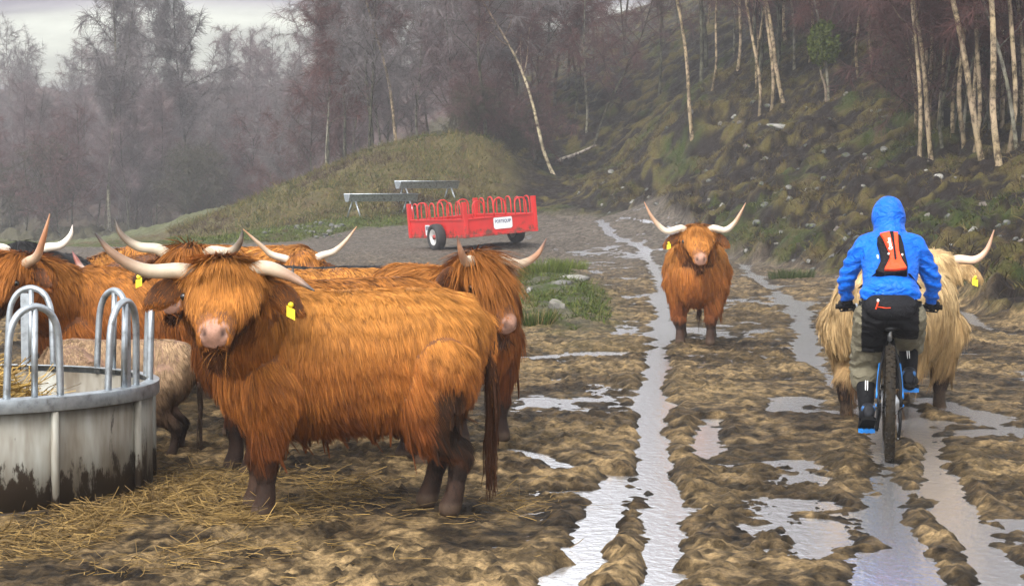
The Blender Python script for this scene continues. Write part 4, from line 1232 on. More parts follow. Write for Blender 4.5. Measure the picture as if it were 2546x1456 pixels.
def straw_on_ground():
    Ps = []
    spec = [(4200, (60, 1295), (340, 45)), (4200, (330, 1235), (190, 42)), (2600, (470, 1300), (180, 35)), (1500, (560, 1215), (200, 30)), (600, (780, 1225), (150, 25)), (500, (1210, 1255), (80, 18)), (1700, (120, 1360), (260, 40)), (160, (600, 1390), (420, 50))]
    for n, (u, v), (su, sv) in spec:
        n = int(n * 1.15)
        uu = rng.normal(u, su, n); vv = np.clip(rng.normal(v, sv, n), 1120, 1560)
        xy = np.array([GP(a, b_) for a, b_ in zip(uu, vv)])
        cl = vn2(xy[:, 0] * 3.5, xy[:, 1] * 2.5, 8)
        xy = xy[rng.random(n) < sstep(.25, .62, cl)]
        k = np.hypot(xy[:, 0] - FC[0], xy[:, 1] - FC[1]) > FR + .03
        Ps.append(xy[k])
    xy = np.concatenate(Ps)
    z = ground(xy[:, 0], xy[:, 1], False) + .006 + rng.exponential(.008, len(xy))
    V, Q, cc = straws("straw", np.stack([xy[:, 0], xy[:, 1], z], 1), len(xy), (.05, .17), .0034, ((.26, .165, .052), (.085, .054, .022)), rng, .12, .2)
    tag(link("straw", np_mesh("straw", V, Q, None, cc), m_straw), "trampled straw strewn on the mud round the feeder", "straw", kind='stuff')
straw_on_ground()

# ================================================================ RED FEED TRAILER
m_red, nt, b = mat_new("red_paint")            # scratched red paint, mud thrown up along the lower edges
tc = nt.nodes.new("ShaderNodeTexCoord"); sp = nt.nodes.new("ShaderNodeSeparateXYZ"); nt.links.new(tc.outputs['Object'], sp.inputs[0])
pc = ramp(nt, noise_out(nt, 2.4, 5, .6), [(.3, (.50, .018, .016)), (.7, (.36, .018, .017))])
hg = nd(nt, "ShaderNodeMapRange", i_From_Min=.28, i_From_Max=.75, i_To_Min=.16, i_To_Max=-.12); nt.links.new(sp.outputs[2], hg.inputs[0])
ad = nt.nodes.new("ShaderNodeMath"); ad.operation = 'ADD'; nt.links.new(noise_out(nt, 6, 6, .7), ad.inputs[0]); nt.links.new(hg.outputs[0], ad.inputs[1])
nt.links.new(mix_col(nt, ramp(nt, ad.outputs[0], [(.55, (0, 0, 0)), (.68, (.85, .85, .85))]), pc, (.055, .035, .022)), b.inputs['Base Color'])
b.inputs['Roughness'].default_value = .45; b.inputs['Specular IOR Level'].default_value = .35
m_rubber = simple("rubber", (.016, .015, .015), .75, var=.4, scale=12, bump=.3, bscale=60)
m_whiteplate = simple("white_plate", (.62, .64, .66), .4, var=.15)
m_navy = simple("navy_lettering", (.03, .03, .09), .5, var=.1)
m_greyink = simple("grey_print", (.16, .17, .20), .5, var=.2)
m_steel = simple("dull_steel", (.35, .35, .36), .45, .6, var=.3, scale=10)
def text_mesh(body, size, name):
    cu = bpy.data.curves.new(name, 'FONT'); cu.body = body; cu.size = size; cu.extrude = .002; cu.align_x = 'CENTER'; cu.align_y = 'CENTER'; cu.offset = size * .012
    o = bpy.data.objects.new(name, cu); C.objects.link(o)
    dg = bpy.context.evaluated_depsgraph_get(); dg.update()
    me = bpy.data.meshes.new_from_object(o.evaluated_get(dg)); me.name = name
    bpy.data.objects.remove(o, do_unlink=True); bpy.data.curves.remove(cu)
    return me
def rrect(w, h, r, n=5):
    out = []
    for cx, cz_, a0 in ((w / 2 - r, h / 2 - r, 0), (-w / 2 + r, h / 2 - r, 90), (-w / 2 + r, -h / 2 + r, 180), (w / 2 - r, -h / 2 + r, 270)):
        for k in range(n):
            a = R(a0 + 90 * k / (n - 1)); out.append((cx + r * math.cos(a), cz_ + r * math.sin(a)))
    return out
TW, TL = 1.95, 3.34
c0 = PT(1163, 596, 52.4)
rx, ry = .889, .457
tx = c0.x + rx * TW / 2 - ry * TL / 2; ty = c0.y + ry * TW / 2 + rx * TL / 2
trailer = empty("feed_trailer", (tx, ty, -.02), math.atan2(ry, rx), "red hooped cattle feed trailer parked on the mud beyond the herd", "trailer")
trailer.rotation_euler = (R(-1.2), R(-4.6), math.atan2(ry, rx))
trailer.location.z = .09
B0, B1, HT = .30, .74, 1.20
for nm, c, s in (("long_panel", (-TW / 2, 0, (B0 + B1) / 2), (.03, TL, B1 - B0)), ("long_panel", (TW / 2, 0, (B0 + B1) / 2), (.03, TL, B1 - B0)),
                 ("end_panel", (0, -TL / 2, (B0 + B1) / 2), (TW - .04, .03, B1 - B0)), ("end_panel", (0, TL / 2, (B0 + B1) / 2), (TW - .04, .03, B1 - B0))):
    MB().box(c, s).build(nm, m_red, trailer, False, .006)
MB().box((0, 0, B0 + .06), (TW - .05, TL - .05, .03)).build("floor_plate", m_red, trailer, False)
for sx in (-1, 1):
    for sy in (-1, 1):
        MB().box((sx * (TW / 2 + .003), sy * (TL / 2 + .003), (B0 + HT) / 2), (.11, .11, HT - B0)).build("corner_post", m_red, trailer, False, .008)
for sx in (-1, 1):
    MB().box((sx * TW / 2, 0, B1 + .02), (.075, TL - .12, .04)).build("top_rail", m_red, trailer, False, .006)
    MB().box((sx * TW / 2, 0, B0 + .03), (.07, TL - .12, .06)).build("bottom_rail", m_red, trailer, False, .006)
for sy in (-1, 1):
    MB().box((0, sy * TL / 2, B1 + .02), (TW - .12, .075, .04)).build("top_rail", m_red, trailer, False, .006)
    MB().box((0, sy * (TL / 2 + .004), B0 + .035), (TW - .12, .075, .07)).build("bottom_rail", m_red, trailer, False, .006)
def hoop(cx, cy, along_x, w, h):
    pr = [(-w, 0), (-w, h * .55), (-w * .9, h * .80), (-w * .55, h * .96), (0, h), (w * .55, h * .96), (w * .9, h * .80), (w, h * .55), (w, 0)]
    pts = [((cx + a) if along_x else cx, cy if along_x else cy + a, B1 + .04 + z) for a, z, _ in spline([(p[0], p[1], 0) for p in pr], 24)]
    MB().tube(pts, .018, 8).build("hoop", m_red, trailer)
for sy in (-1, 1):
    for k in range(3): hoop(-TW / 2 + .38 + k * .60, sy * TL / 2, True, .16, HT - B1 - .05 + .03 * (k % 2))
for sx in (-1, 1):
    for k in range(6): hoop(sx * TW / 2, -TL / 2 + .36 + k * .52, False, .15, HT - B1 - .05 + .02 * ((k + 1) % 2))
def wheel(parent, c, r, w, axis_x=True, rim_r=.6, mt=m_rubber, mr_=m_steel):
    we = bpy.data.objects.new("wheel", None); C.objects.link(we); we.parent = parent; we.location = c
    def lathe(prof, nm, mt_):
        n = len(prof); m = 32
        V = np.array([[(x, q * math.cos(a), q * math.sin(a)) for x, q in prof] for a in np.arange(m) * 2 * math.pi / m]).reshape(-1, 3)
        i = np.arange(m)[:, None] * n; j = ((np.arange(m) + 1) % m)[:, None] * n; k = np.arange(n)[None]; k2 = (k + 1) % n
        MB().add(V, np.stack([i + k, i + k2, j + k2, j + k], -1).reshape(-1, 4)).build(nm, mt_, we)
    h = w / 2
    lathe([(-h * .8, r * rim_r), (-h, r * .72), (-h, r * .86), (-h * .8, r * .97), (-h * .3, r), (h * .3, r), (h * .8, r * .97), (h, r * .86), (h, r * .72), (h * .8, r * rim_r)], "tyre", mt)
    lathe([(-h * .78, r * rim_r), (-h * .8, r * .55), (-h * .35, r * .45), (-h * .35, .04), (h * .35, .04), (h * .35, r * .45), (h * .8, r * .55), (h * .78, r * rim_r)], "rim", mr_)
    MB().tube([(-h * .7, 0, 0), (h * .7, 0, 0)], .06, 10).build("hub", m_red, we)
m_rimw = simple("wheel_rim", (.55, .54, .52), .5, .2, var=.3)
for sx in (-1, 1):
    wheel(trailer, (sx * (TW / 2 + .17), -TL / 2 + 1.42, .335), .345, .26, mr_=m_rimw)
MB().tube([(-TW / 2 - .2, -TL / 2 + 1.42, .335), (TW / 2 + .2, -TL / 2 + 1.42, .335)], .045, 10).build("axle", m_red, trailer)
MB().tube([(-.5, TL / 2, B0 + .03), (0, TL / 2 + 1.1, B0 - .02), (.5, TL / 2, B0 + .03)], .04, 8).build("drawbar", m_red, trailer)
plate = MB().prism(rrect(.52, .30, .055), -.006, .006).build("name_plate", m_whiteplate, trailer, False)
plate.location = (.06, -TL / 2 - .024, .60)
t_ = link("lettering", text_mesh("PORTEQUIP", .098, "lettering"), m_navy, plate); t_.rotation_euler = (math.pi / 2, 0, 0); t_.location = (0, -.0085, .035); t_.scale = (.86, 1.2, 1)
st = MB().prism(rrect(.26, .27, .03), -.004, .004).build("side_sticker", m_whiteplate, trailer, False)
st.rotation_euler = (0, 0, -math.pi / 2); st.location = (-TW / 2 - .021, -TL / 2 + 2.25, .50)
MB().box((0, -.006, .055), (.20, .004, .10)).build("printed_band", m_greyink, st, False)

# ================================================================ GALVANISED TROUGHS
def trough(c, rz, L, label):
    r = empty("feed_trough", c, rz, label, "feed trough", "galvanised feed troughs by the mound")
    pr = [(-.24, .70), (-.12, .47), (.12, .47), (.24, .70), (.225, .70), (.11, .485), (-.11, .485), (-.225, .70)]
    n = len(pr); V = [(x, a, z) for x, z in pr for a in (-L / 2, L / 2)]
    Q = [(2 * i, 2 * ((i + 1) % n), 2 * ((i + 1) % n) + 1, 2 * i + 1) for i in range(n)]
    MB().add(V, Q).build("trough_body", m_galv, r, False)
    for s in (-1, 1):
        MB().prism([(-.25, .71), (-.12, .46), (.12, .46), (.25, .71)], s * L / 2 - .004 + .006 * s, s * L / 2 + .004 + .006 * s).build("end_plate", m_galv, r, False)
        MB().tube([(s * .245, -L / 2, .712), (s * .245, L / 2, .712)], .020, 8).build("edge_rail", m_galv, r)
    for y in (-L / 2 + .25, L / 2 - .25):
        for s in (-1, 1):
            MB().tube([(s * .12, y, .475), (s * .36, y + s * .08, -.08)], .030, 8).build("leg", m_galv, r)
for u, v, y, rz, L, lab in ((948, 545, 69.5, -1.05, 2.5, "silver galvanised feed trough with splayed legs left of the red trailer"), (1062, 523, 72.5, -1.02, 2.3, "darker second feed trough half hidden behind the red trailer")):
    p = PT(u, v, y); zz_ = gz(p.x, p.y)
    trough((p.x, p.y, zz_ + .02), rz, L, lab)

# ================================================================ STONES
m_stone = vcol("stone", .8, .3, 9, .35, .5, 30)
def gen_rock(seed, col):
    rg = np.random.default_rng(seed)
    import bmesh as _bm
    b_ = _bm.new(); _bm.ops.create_icosphere(b_, subdivisions=3, radius=1)
    me = bpy.data.meshes.new("rock"); b_.to_mesh(me); b_.free()
    V, _ = mesh_np(me)
    V = V.copy()
    for _ in range(9):      # facets
        nrm = unit(rg.normal(0, 1, 3)); d = V @ nrm; lim = rg.uniform(.45, .8)
        V = V - np.clip(d - lim, 0, None)[:, None] * nrm * .9
    V = V * np.array((1, rg.uniform(.6, .9), rg.uniform(.5, .75))) + .10 * (vn3(V * 2.2 + seed, seed)[:, None] - .5) + .04 * (vn3(V * 7 + seed, seed + 1)[:, None] - .5)
    me.vertices.foreach_set("co", V.astype(np.float32).ravel()); me.update()
    me.polygons.foreach_set("use_smooth", np.zeros(len(me.polygons), bool))
    k = np.clip((vn3(V * 2.5, seed + 4) - .45) * 5, 0, 1)[:, None]; g = np.clip((vn3(V * 3.1, seed + 6) - .62) * 6, 0, 1)[:, None]
    c = np.array(col) * (1 - .45 * k); c = c * (1 - g) + np.array((.06, .07, .02)) * g
    set_col(me, c)
    return me
ROCKS = [gen_rock(50 + i, c) for i, c in enumerate([(.13, .125, .115), (.10, .10, .095), (.15, .14, .12), (.075, .075, .07), (.12, .10, .085), (.24, .23, .21)])]
def rock(x, y, s, label, group=None, k=0, sink=.25, sz=(1, 1, 1)):
    o = link("stone", ROCKS[k], m_stone)
    o.location = (x, y, gz(x, y) + s * (.5 - sink) * .6); o.scale = (s * sz[0], s * sz[1], s * sz[2]); o.rotation_euler = (random.uniform(-.3, .3), random.uniform(-.3, .3), random.uniform(0, 6.3))
    return tag(o, label, "stone", group)
def rock_uv(u, v, y, s, label, k, sz=(1, 1, 1), flat=False):
    if flat:
        x, yy = GP(u, v)
    else:
        p = PT(u, v, y); x, yy = p.x, p.y
    return rock(x, yy, s, label, "stones one can tell apart", k, .25, sz)
random.seed(11)
rock_uv(1380, 782, 0, .17, "pointed grey boulder beside the dark rushes near the track", 2, (1, 1, 1.25), True)
rock_uv(1425, 712, 0, .22, "long pale slab with moss on the grassy islet", 5, (1.5, .8, .55), True)
rock_uv(1395, 725, 0, .17, "flat grey slab in front of the mossy one", 0, (1.6, .8, .5), True)
rock_uv(1318, 742, 0, .10, "small white stone left of the slabs", 5, (1, 1, 1.2), True)
rock_uv(1322, 470, 69, .28, "upright whitish boulder at the foot of the bank above the trailer", 5, (.9, .9, 1.6))
rock_uv(1945, 335, 62, .38, "pale tilted slab high on the dark bank", 5, (1.3, .7, .5))
rock_uv(2365, 527, 40, .26, "rounded grey boulder in the bank right of the cyclist's hood", 1, (1.2, 1, .9))
rock_uv(1890, 460, 55, .22, "pale stone in the middle of the bank", 0)
rock_uv(2015, 395, 56, .2, "light lichen stone half way up the bank", 5)
rock_uv(2420, 605, 34, .12, "small white stone behind the raised horn of the blond cow", 5)
rg = random.Random(8); cnt = 0
while cnt < 235:
    y = rg.uniform(26, 76); u = rg.uniform(1250, 2600); x = (u - UC) * y / FPX
    d = x - float(np.interp(y, *FOOT)); 
    if d < -.1: continue
    z = float(base_z(x, y)); v = VC - FPX * math.tan(math.atan2(z - EYE, y) + PITCH)
    if v < crest_v(u) + 20 or v > 740: continue
    if float(vn2(np.array([x * .5]), np.array([y * .35]), 71)[0]) < .42 and rg.random() < .8: continue
    s = rg.choice([.05, .06, .07, .08, .09, .11, .13]) * (y / 45) ** .5
    rock(x, y, s, "small pale stone lying among many on the dark mossy bank", "stones strewn over the bank", rg.randrange(6), .3); cnt += 1
cnt = 0
while cnt < 60:
    u, v = rg.uniform(640, 860), rg.uniform(540, 592); 
    p = PT(u, v, rg.uniform(62, 70)); x, y = p.x, p.y
    if abs((v - (598 - (u - 640) * .20))) > 20: continue
    rock(x, y, rg.choice([.06, .08, .10, .13]), "small grey stone in the stony strip below the grassy mound", "stones below the mound", rg.randrange(4), .3); cnt += 1

# ================================================================ GRASS, MOSS AND RUSHES
m_grass = vcol("grass", .8, .15, 2, .3)
def blades(name, xy, L, width, cols, rng, lean=.5, label=None, cat=None, k=3, droop=.25, patch=0):
    n = len(xy); z = ground(xy[:, 0], xy[:, 1], False)
    d = unit(np.stack([rng.normal(0, lean, n), rng.normal(0, lean, n), np.ones(n)], 1))
    l = rng.uniform(L[0], L[1], (n, 1)); P = np.empty((n, k + 1, 3)); P[:, 0] = np.stack([xy[:, 0], xy[:, 1], z - .01], 1)
    for i in range(1, k + 1):
        P[:, i] = P[:, i - 1] + d * l / k; d = unit(d + np.array((0, 0, -droop)) + rng.normal(0, .12, (n, 3)))
    side = unit(np.cross(d, rng.normal(0, 1, (n, 3))))
    ci = rng.integers(0, len(cols), n)
    if patch:
        ci = np.clip(((fbm2(xy[:, 0] * patch, xy[:, 1] * patch * .7, 3, 404) - .28) / .44 * len(cols) + rng.normal(0, .7, n)).astype(int), 0, len(cols) - 1)
    c = np.array(cols)[ci] * rng.uniform(.6, 1.35, (n, 1))
    V, Q, cc = ribbons(P, side, width * np.linspace(1, .35, k + 1), c)
    tag(link(name, np_mesh(name, V, Q, None, cc), m_grass), label, cat, kind='stuff')
rng = np.random.default_rng(33)
def cand(n, ur, yr, pred):
    u = rng.uniform(*ur, n); y = np.sqrt(rng.uniform(yr[0] ** 2, yr[1] ** 2, n)); x = (u - UC) * y / FPX
    mud, bank, bey, isl = zones(x, y, None)
    k = pred(x, y, u, mud, bank, bey, isl)
    return np.stack([x[k], y[k]], 1)
# tussocks gather into clumps
def clumpy(xy, sc, thr, seed): return xy[fbm2(xy[:, 0] * sc, xy[:, 1] * sc * .8, 2, seed) > thr]
g1 = cand(60000, (420, 1330), (58, 92), lambda x, y, u, m, b, o, i: (o > .5) & (b < .6) & (x + 1.3 * (fbm2(x * .9, y * .5, 2, 90) - .5) < -.5))
low = sstep(73, 67, g1[:, 1]) > rng.random(len(g1)) 
g1h = g1[~low]; g1h = g1h[(fbm2(g1h[:, 0] * 1.3, g1h[:, 1] * .9, 2, 77) > .40) | (rng.random(len(g1h)) < .3)]
blades("mound_grass", g1h, (.07, .36), .028, [(.050, .034, .020), (.105, .082, .028), (.060, .062, .015), (.120, .095, .034), (.040, .052, .011), (.085, .068, .024)], rng, .7, "dry yellow grass on the mound", "grass", patch=.55)
blades("green_turf", g1[low], (.05, .15), .028, [(.060, .080, .015), (.085, .095, .022), (.040, .055, .012)], rng, .6, "short green turf low on the mound", "grass")
g2 = clumpy(cand(220000, (1300, 2700), (22, 84), lambda x, y, u, m, b, o, i: (b > .6)), 1.1, .40, 31); g2 = g2[cushions(g2[:, 0], g2[:, 1]) + .25 * rng.normal(0, 1, len(g2)) > .46]
q = fbm2(g2[:, 0] * .7, g2[:, 1] * .5, 4, 61) + rng.normal(0, .05, len(g2))
gr = q + .10 * sstep(50, 62, g2[:, 1]) < .47
blades("moss", g2[gr], (.05, .16), .022, [(.026, .038, .006), (.038, .048, .008), (.019, .026, .006), (.066, .060, .014)], rng, .8, "dark green moss and blaeberry in cushions on the bank", "moss")
blades("heather", g2[~gr], (.07, .24), .018, [(.064, .050, .017), (.042, .026, .014), (.088, .066, .026), (.022, .015, .010)], rng, .7, "brown heather and withered grass on the bank", "heather")
g3 = cand(30000, (1150, 1600), (22, 46), lambda x, y, u, m, b, o, i: (i > .25))
g3 = clumpy(g3, 2.0, .57, 35)
blades("islet_grass", g3, (.04, .13), .016, [(.050, .070, .011), (.034, .048, .009), (.070, .072, .018)], rng, .7, "green grass on the low stony islet in the mud", "grass")
def rush(u, v, r, n, L, cols, label):
    x, y = GP(u, v)
    rr_ = r * np.sqrt(rng.random(n)); a = rng.uniform(0, 6.28, n)
    xy = np.stack([x + rr_ * np.cos(a) * 1.6, y + rr_ * np.sin(a)], 1); z = ground(xy[:, 0], xy[:, 1], False)
    d = unit(np.stack([np.cos(a) * .35 + rng.normal(0, .15, n), np.sin(a) * .35 + rng.normal(0, .15, n), np.ones(n)], 1)); l = rng.uniform(L[0], L[1], (n, 1))
    P = np.empty((n, 4, 3)); P[:, 0] = np.stack([xy[:, 0], xy[:, 1], z - .02], 1)
    for i in range(1, 4):
        P[:, i] = P[:, i - 1] + d * l / 3; d = unit(d + np.array((0, 0, -.12)) + rng.normal(0, .08, (n, 3)))
    c = np.array(cols)[rng.integers(0, len(cols), n)] * rng.uniform(.7, 1.3, (n, 1))
    V, Q, cc = ribbons(P, unit(np.cross(d, rng.normal(0, 1, (n, 3)))), np.array((.008, .008, .006, .003)), c)
    x0 = np.array((x, y, gz(x, y)))
    o = link("rush_clump", np_mesh("rush_clump", V - x0, Q, None, cc), m_grass); o.location = x0
    tag(o, label, "rush clump", "rush clumps by the track")
GRN = [(.035, .055, .010), (.05, .075, .012), (.025, .038, .010), (.16, .12, .05)]
rush(1325, 812, .16, 500, (.10, .24), GRN, "dark green rush clump below the pointed boulder")
rush(1355, 690, .28, 900, (.14, .34), [(.06, .085, .012), (.04, .06, .010), (.10, .115, .02)], "tall green rush clump left of the mossy slab")
rush(1415, 668, .22, 500, (.10, .26), [(.06, .085, .012), (.10, .115, .02)], "lower green rush clump behind the slabs")
rush(1968, 692, .25, 700, (.10, .22), [(.03, .045, .012), (.05, .06, .02)], "dark green rush clump between the track and the bank")
# ivy in one birch
p = PT(2048, 110, 66)
n = 5200
cx = rng.normal(0, 1, (n, 3)); cx = unit(cx) * rng.random((n, 1)) ** .5 * np.array((.50, .45, .75))
cx = cx[fbm2(cx[:, 0] * 3 + 5, cx[:, 2] * 3, 2, 5) > .45]
n = len(cx); d = unit(rng.normal(0, 1, (n, 3)) + np.array((0, 0, .4)))
P = np.stack([cx, cx + d * .05, cx + d * .11], 1)
V, Q, cc = ribbons(P, unit(np.cross(d, rng.normal(0, 1, (n, 3)))), np.array((.035, .05, .012)), np.array(((.045, .062, .010), (.07, .085, .014)))[rng.integers(0, 2, n)] * rng.uniform(.6, 1.3, (n, 1)))
iv = empty("juniper_tree", (p.x, p.y, gz(p.x, p.y)), 0, "small evergreen with a mossy green crown among the birches on the crest", "tree")
hgt_ = p.z - iv.location.z
c_ = link("crown", np_mesh("crown", V, Q, None, cc), m_grass, iv); c_.location = (0, 0, hgt_)
tb = MB().tube(spline([(.10, 0, -.2), (.06, .02, hgt_ * .3), (-.10, 0, hgt_ * .6), (.02, 0, hgt_ + .2)], 12), list(np.linspace(.055, .02, 12)), 7, col=(.16, .13, .10))
for a in range(12):
    t = rng.uniform(-.55, .5); az = rng.uniform(0, 6.28)
    tb.tube([(0, 0, hgt_ + t), (math.cos(az) * .22, math.sin(az) * .2, hgt_ + t + .14), (math.cos(az) * .40, math.sin(az) * .36, hgt_ + t + .2)], [.018, .012, .006], 4, col=(.10, .08, .06))
tb.build("trunk", m_bark, iv)
# fallen log
a, b_ = PT(1392, 398, 90), PT(1480, 362, 90)
lg = MB().tube(spline([tuple(a), tuple(a * .5 + b_ * .5 + Vector((0, 0, -.04))), tuple(b_)], 8), list(np.linspace(.09, .05, 8)), 8, True, col=(.30, .27, .24))
tag(lg.build("fallen_log", m_bark), "pale fallen log lying at the foot of the leaning birch", "log")

# ================================================================ BICYCLE
m_blackp = simple("black_paint", (.008, .008, .009), .4, var=.3, spec=.2)
m_bluep = simple("blue_anodised", (.01, .20, .62), .3, .4, var=.3)
m_tyre = simple("knobbly_rubber", (.017, .016, .015), .8, var=.5, scale=20, spec=.06, col2=(.03, .022, .013), bump=.4, bscale=90)
m_alu = simple("bright_alloy", (.55, .56, .58), .3, .8, var=.25)
BX, BY = (2216 - UC) * 12.55 / FPX, 12.55
BZ = gz(BX, BY) - .025
RIDE = -math.atan2(BX, BY) + .015      # heading straight up the track, away from the camera
bike = empty("mountain_bike", (BX, BY, BZ), RIDE, "black mountain bike with blue pedals seen from behind in a wet rut", "bicycle")
WR = .362
def bwheel(y, front=False):
    we = bpy.data.objects.new("front_wheel" if front else "rear_wheel", None); C.objects.link(we); we.parent = bike; we.location = (0, y, WR)
    m = 56
    def lathe(prof, nm, mt_):
        n = len(prof)
        V = np.array([[(x, q * math.cos(a), q * math.sin(a)) for x, q in prof] for a in np.arange(m) * 2 * math.pi / m]).reshape(-1, 3)
        i = np.arange(m)[:, None] * n; j = ((np.arange(m) + 1) % m)[:, None] * n; k = np.arange(n)[None]; k2 = (k + 1) % n
        return MB().add(V, np.stack([i + k, i + k2, j + k2, j + k], -1).reshape(-1, 4)), nm, mt_
    tw = .029
    mb, nm, mt_ = lathe([(tw * math.cos(a) * 1.0, WR - .030 + .026 * math.sin(a)) for a in np.linspace(0, 2 * math.pi, 13)[:-1]], "tyre", m_tyre)
    for k in range(64):      # tread blocks
        a = k * 2 * math.pi / 64
        for x, rr_, tl in ((-.022, WR - .014, .7), (.022, WR - .014, -.7), (-.008 if k % 2 else .008, WR - .002, 0)):
            M = Matrix.Rotation(a, 4, 'X') @ Matrix.Rotation(tl, 4, 'Y')
            mb.box((x, rr_ * -math.sin(a), rr_ * math.cos(a)), (.011, .012, .010), Matrix.Rotation(a, 4, 'X'))
    mb.build(nm, mt_, we, False)
    mb, nm, mt_ = lathe([(-.014, WR - .052), (-.014, WR - .072), (.014, WR - .072), (.014, WR - .052)], "rim", m_blackp); mb.build(nm, mt_, we)
    sp_ = MB()
    for k in range(28):
        a = k * 2 * math.pi / 28; s_ = .03 if k % 2 else -.03; a2 = a + (.35 if (k // 2) % 2 else -.35)
        sp_.tube([(s_, .025 * math.cos(a2), .025 * math.sin(a2)), (0, (WR - .07) * math.cos(a), (WR - .07) * math.sin(a))], .0012, 4)
    sp_.build("spokes", m_alu, we)
    MB().tube([(-.065, 0, 0), (-.035, 0, 0), (-.034, 0, 0), (.034, 0, 0), (.035, 0, 0), (.065, 0, 0)], [.010, .010, .026, .026, .010, .010], 12).build("hub", m_blackp, we)
    MB().tube([(-.048, 0, 0), (-.046, 0, 0)], .085, 24).build("brake_disc", m_alu, we)
    if not front:
        MB().tube([(.032, 0, 0), (.038, 0, 0), (.050, 0, 0), (.056, 0, 0)], [.065, .058, .036, .03], 20).build("cassette", m_alu, we)
bwheel(0.0); bwheel(1.10, True)
BB = (0, .43, .285)
fr = MB()
for s in (-1, 1):
    fr.tube(spline([(s * .068, 0, WR), (s * .060, .20, .325), (s * .036, BB[1] - .03, BB[2])], 8), .011, 8)
    fr.tube(spline([(s * .068, 0, WR), (s * .062, .12, .52), (s * .020, .29, .735)], 8), .009, 8)
fr.tube([BB, (0, .28, .76)], .017, 10); fr.tube([(0, .29, .73), (0, .86, .80)], .018, 10); fr.tube([BB, (0, .89, .70)], .022, 10); fr.tube([(0, .87, .83), (0, .91, .66)], .024, 12)
fr.tube([(-.045, BB[1], BB[2]), (.045, BB[1], BB[2])], .024, 12)
fr.build("frame", m_blackp, bike)
for s in (-1, 1):
    MB().tube(spline([(s * .077, .03, WR + .035), (s * .070, .11, WR + .13), (s * .060, .19, WR + .23)], 7), .0085, 8).build("stay_guard", m_bluep, bike)
    MB().tube(spline([(s * .079, .05, WR - .01), (s * .070, .16, .335)], 5), .0085, 8).build("chainstay_guard", m_bluep, bike)
fk = MB()
for s in (-1, 1): fk.tube([(s * .062, 1.10, WR), (s * .062, .965, .70)], [.021, .017], 10)
fk.tube([(-.066, .965, .70), (.066, .965, .70)], .022, 10); fk.tube([(0, .965, .70), (0, .87, .86)], .018, 10)
fk.build("fork", m_blackp, bike)
MB().tube([(0, .285, .73), (0, .255, .80)], .015, 10).build("seatpost", m_alu, bike)
sd_ = MB(); sd_.rings([(Vector((0, y, z)), Vector((w, 0, 0)), Vector((0, 0, t))) for y, z, w, t in ((.10, .812, .03, .012), (.13, .818, .066, .02), (.19, .815, .070, .024), (.27, .812, .040, .022), (.34, .808, .024, .018), (.38, .802, .012, .010))], 16)
sd_.build("saddle", m_blackp, bike)
MB().tube([(0, .87, .86), (0, .84, .885), (0, .885, .90)], .017, 10).build("stem", m_blackp, bike)
GRZ, GRY = .905, .80
MB().tube(spline([(-.335, GRY, GRZ), (-.20, .83, .908), (-.08, .87, .898), (0, .885, .897), (.08, .87, .898), (.20, .83, .908), (.335, GRY, GRZ)], 24), .0125, 10).build("handlebar", m_blackp, bike)
for s in (-1, 1):
    MB().tube([(s * .21, .826, GRZ), (s * .335, GRY, GRZ)], .017, 12).build("grip", m_tyre, bike)
    MB().tube([(s * .200, .829, GRZ), (s * .212, .826, GRZ)], .020, 12).build("lock_ring", m_alu, bike)
    MB().tube(spline([(s * .17, .85, .90), (s * .20, .90, .885), (s * .27, .905, .872), (s * .31, .895, .870)], 8), .006, 8).build("brake_lever", m_blackp, bike)
    MB().tube(spline([(s * .17, .85, .905), (s * .12, .93, .93), (s * .05, .97, .88), (s * .02, .95, .80)], 10), .0035, 6).build("brake_cable", m_tyre, bike)
CA = R(-43)
PED = {-1: (BB[1] - .122, BB[2] - .116), 1: (BB[1] + .122, BB[2] + .116)}
MB().tube([(.050, BB[1], BB[2]), (.054, BB[1], BB[2])], .080, 28).build("chainring", m_alu, bike)
for s in (-1, 1):
    MB().tube([(s * .060, BB[1], BB[2]), (s * .075, PED[s][0], PED[s][1])], [.015, .011], 8).build("crank", m_blackp, bike)
    pm = MB()
    for dy in (-.042, .042): pm.box((s * .135, PED[s][0] + dy, PED[s][1]), (.10, .014, .022))
    pm.box((s * .135, PED[s][0], PED[s][1]), (.10, .03, .016))
    for dx in (-.045, .045): pm.box((s * .135 + dx, PED[s][0], PED[s][1] + .001), (.012, .094, .0205))
    for dx in (-.03, 0, .03): pm.box((s * .135 + dx, PED[s][0] - .050, PED[s][1] + .002), (.014, .006, .03))
    pm.build("pedal", m_bluep, bike, False)
MB().tube(spline([(.058, .0, WR - .035), (.062, -.03, WR - .09), (.060, .01, WR - .15), (.054, .04, WR - .20)], 8), [.012, .014, .012, .010, .010, .010, .012, .012], 8).build("rear_derailleur", m_blackp, bike)
MB().tube(spline([(.052, .04, WR - .21), (.053, .25, .20), (.052, BB[1], BB[2] - .078)], 8), .005, 6).build("chain", m_alu, bike)
MB().box((-.052, .055, WR + .055), (.025, .05, .04), Matrix.Rotation(.6, 4, 'X')).build("brake_caliper", m_blackp, bike, True, .005)

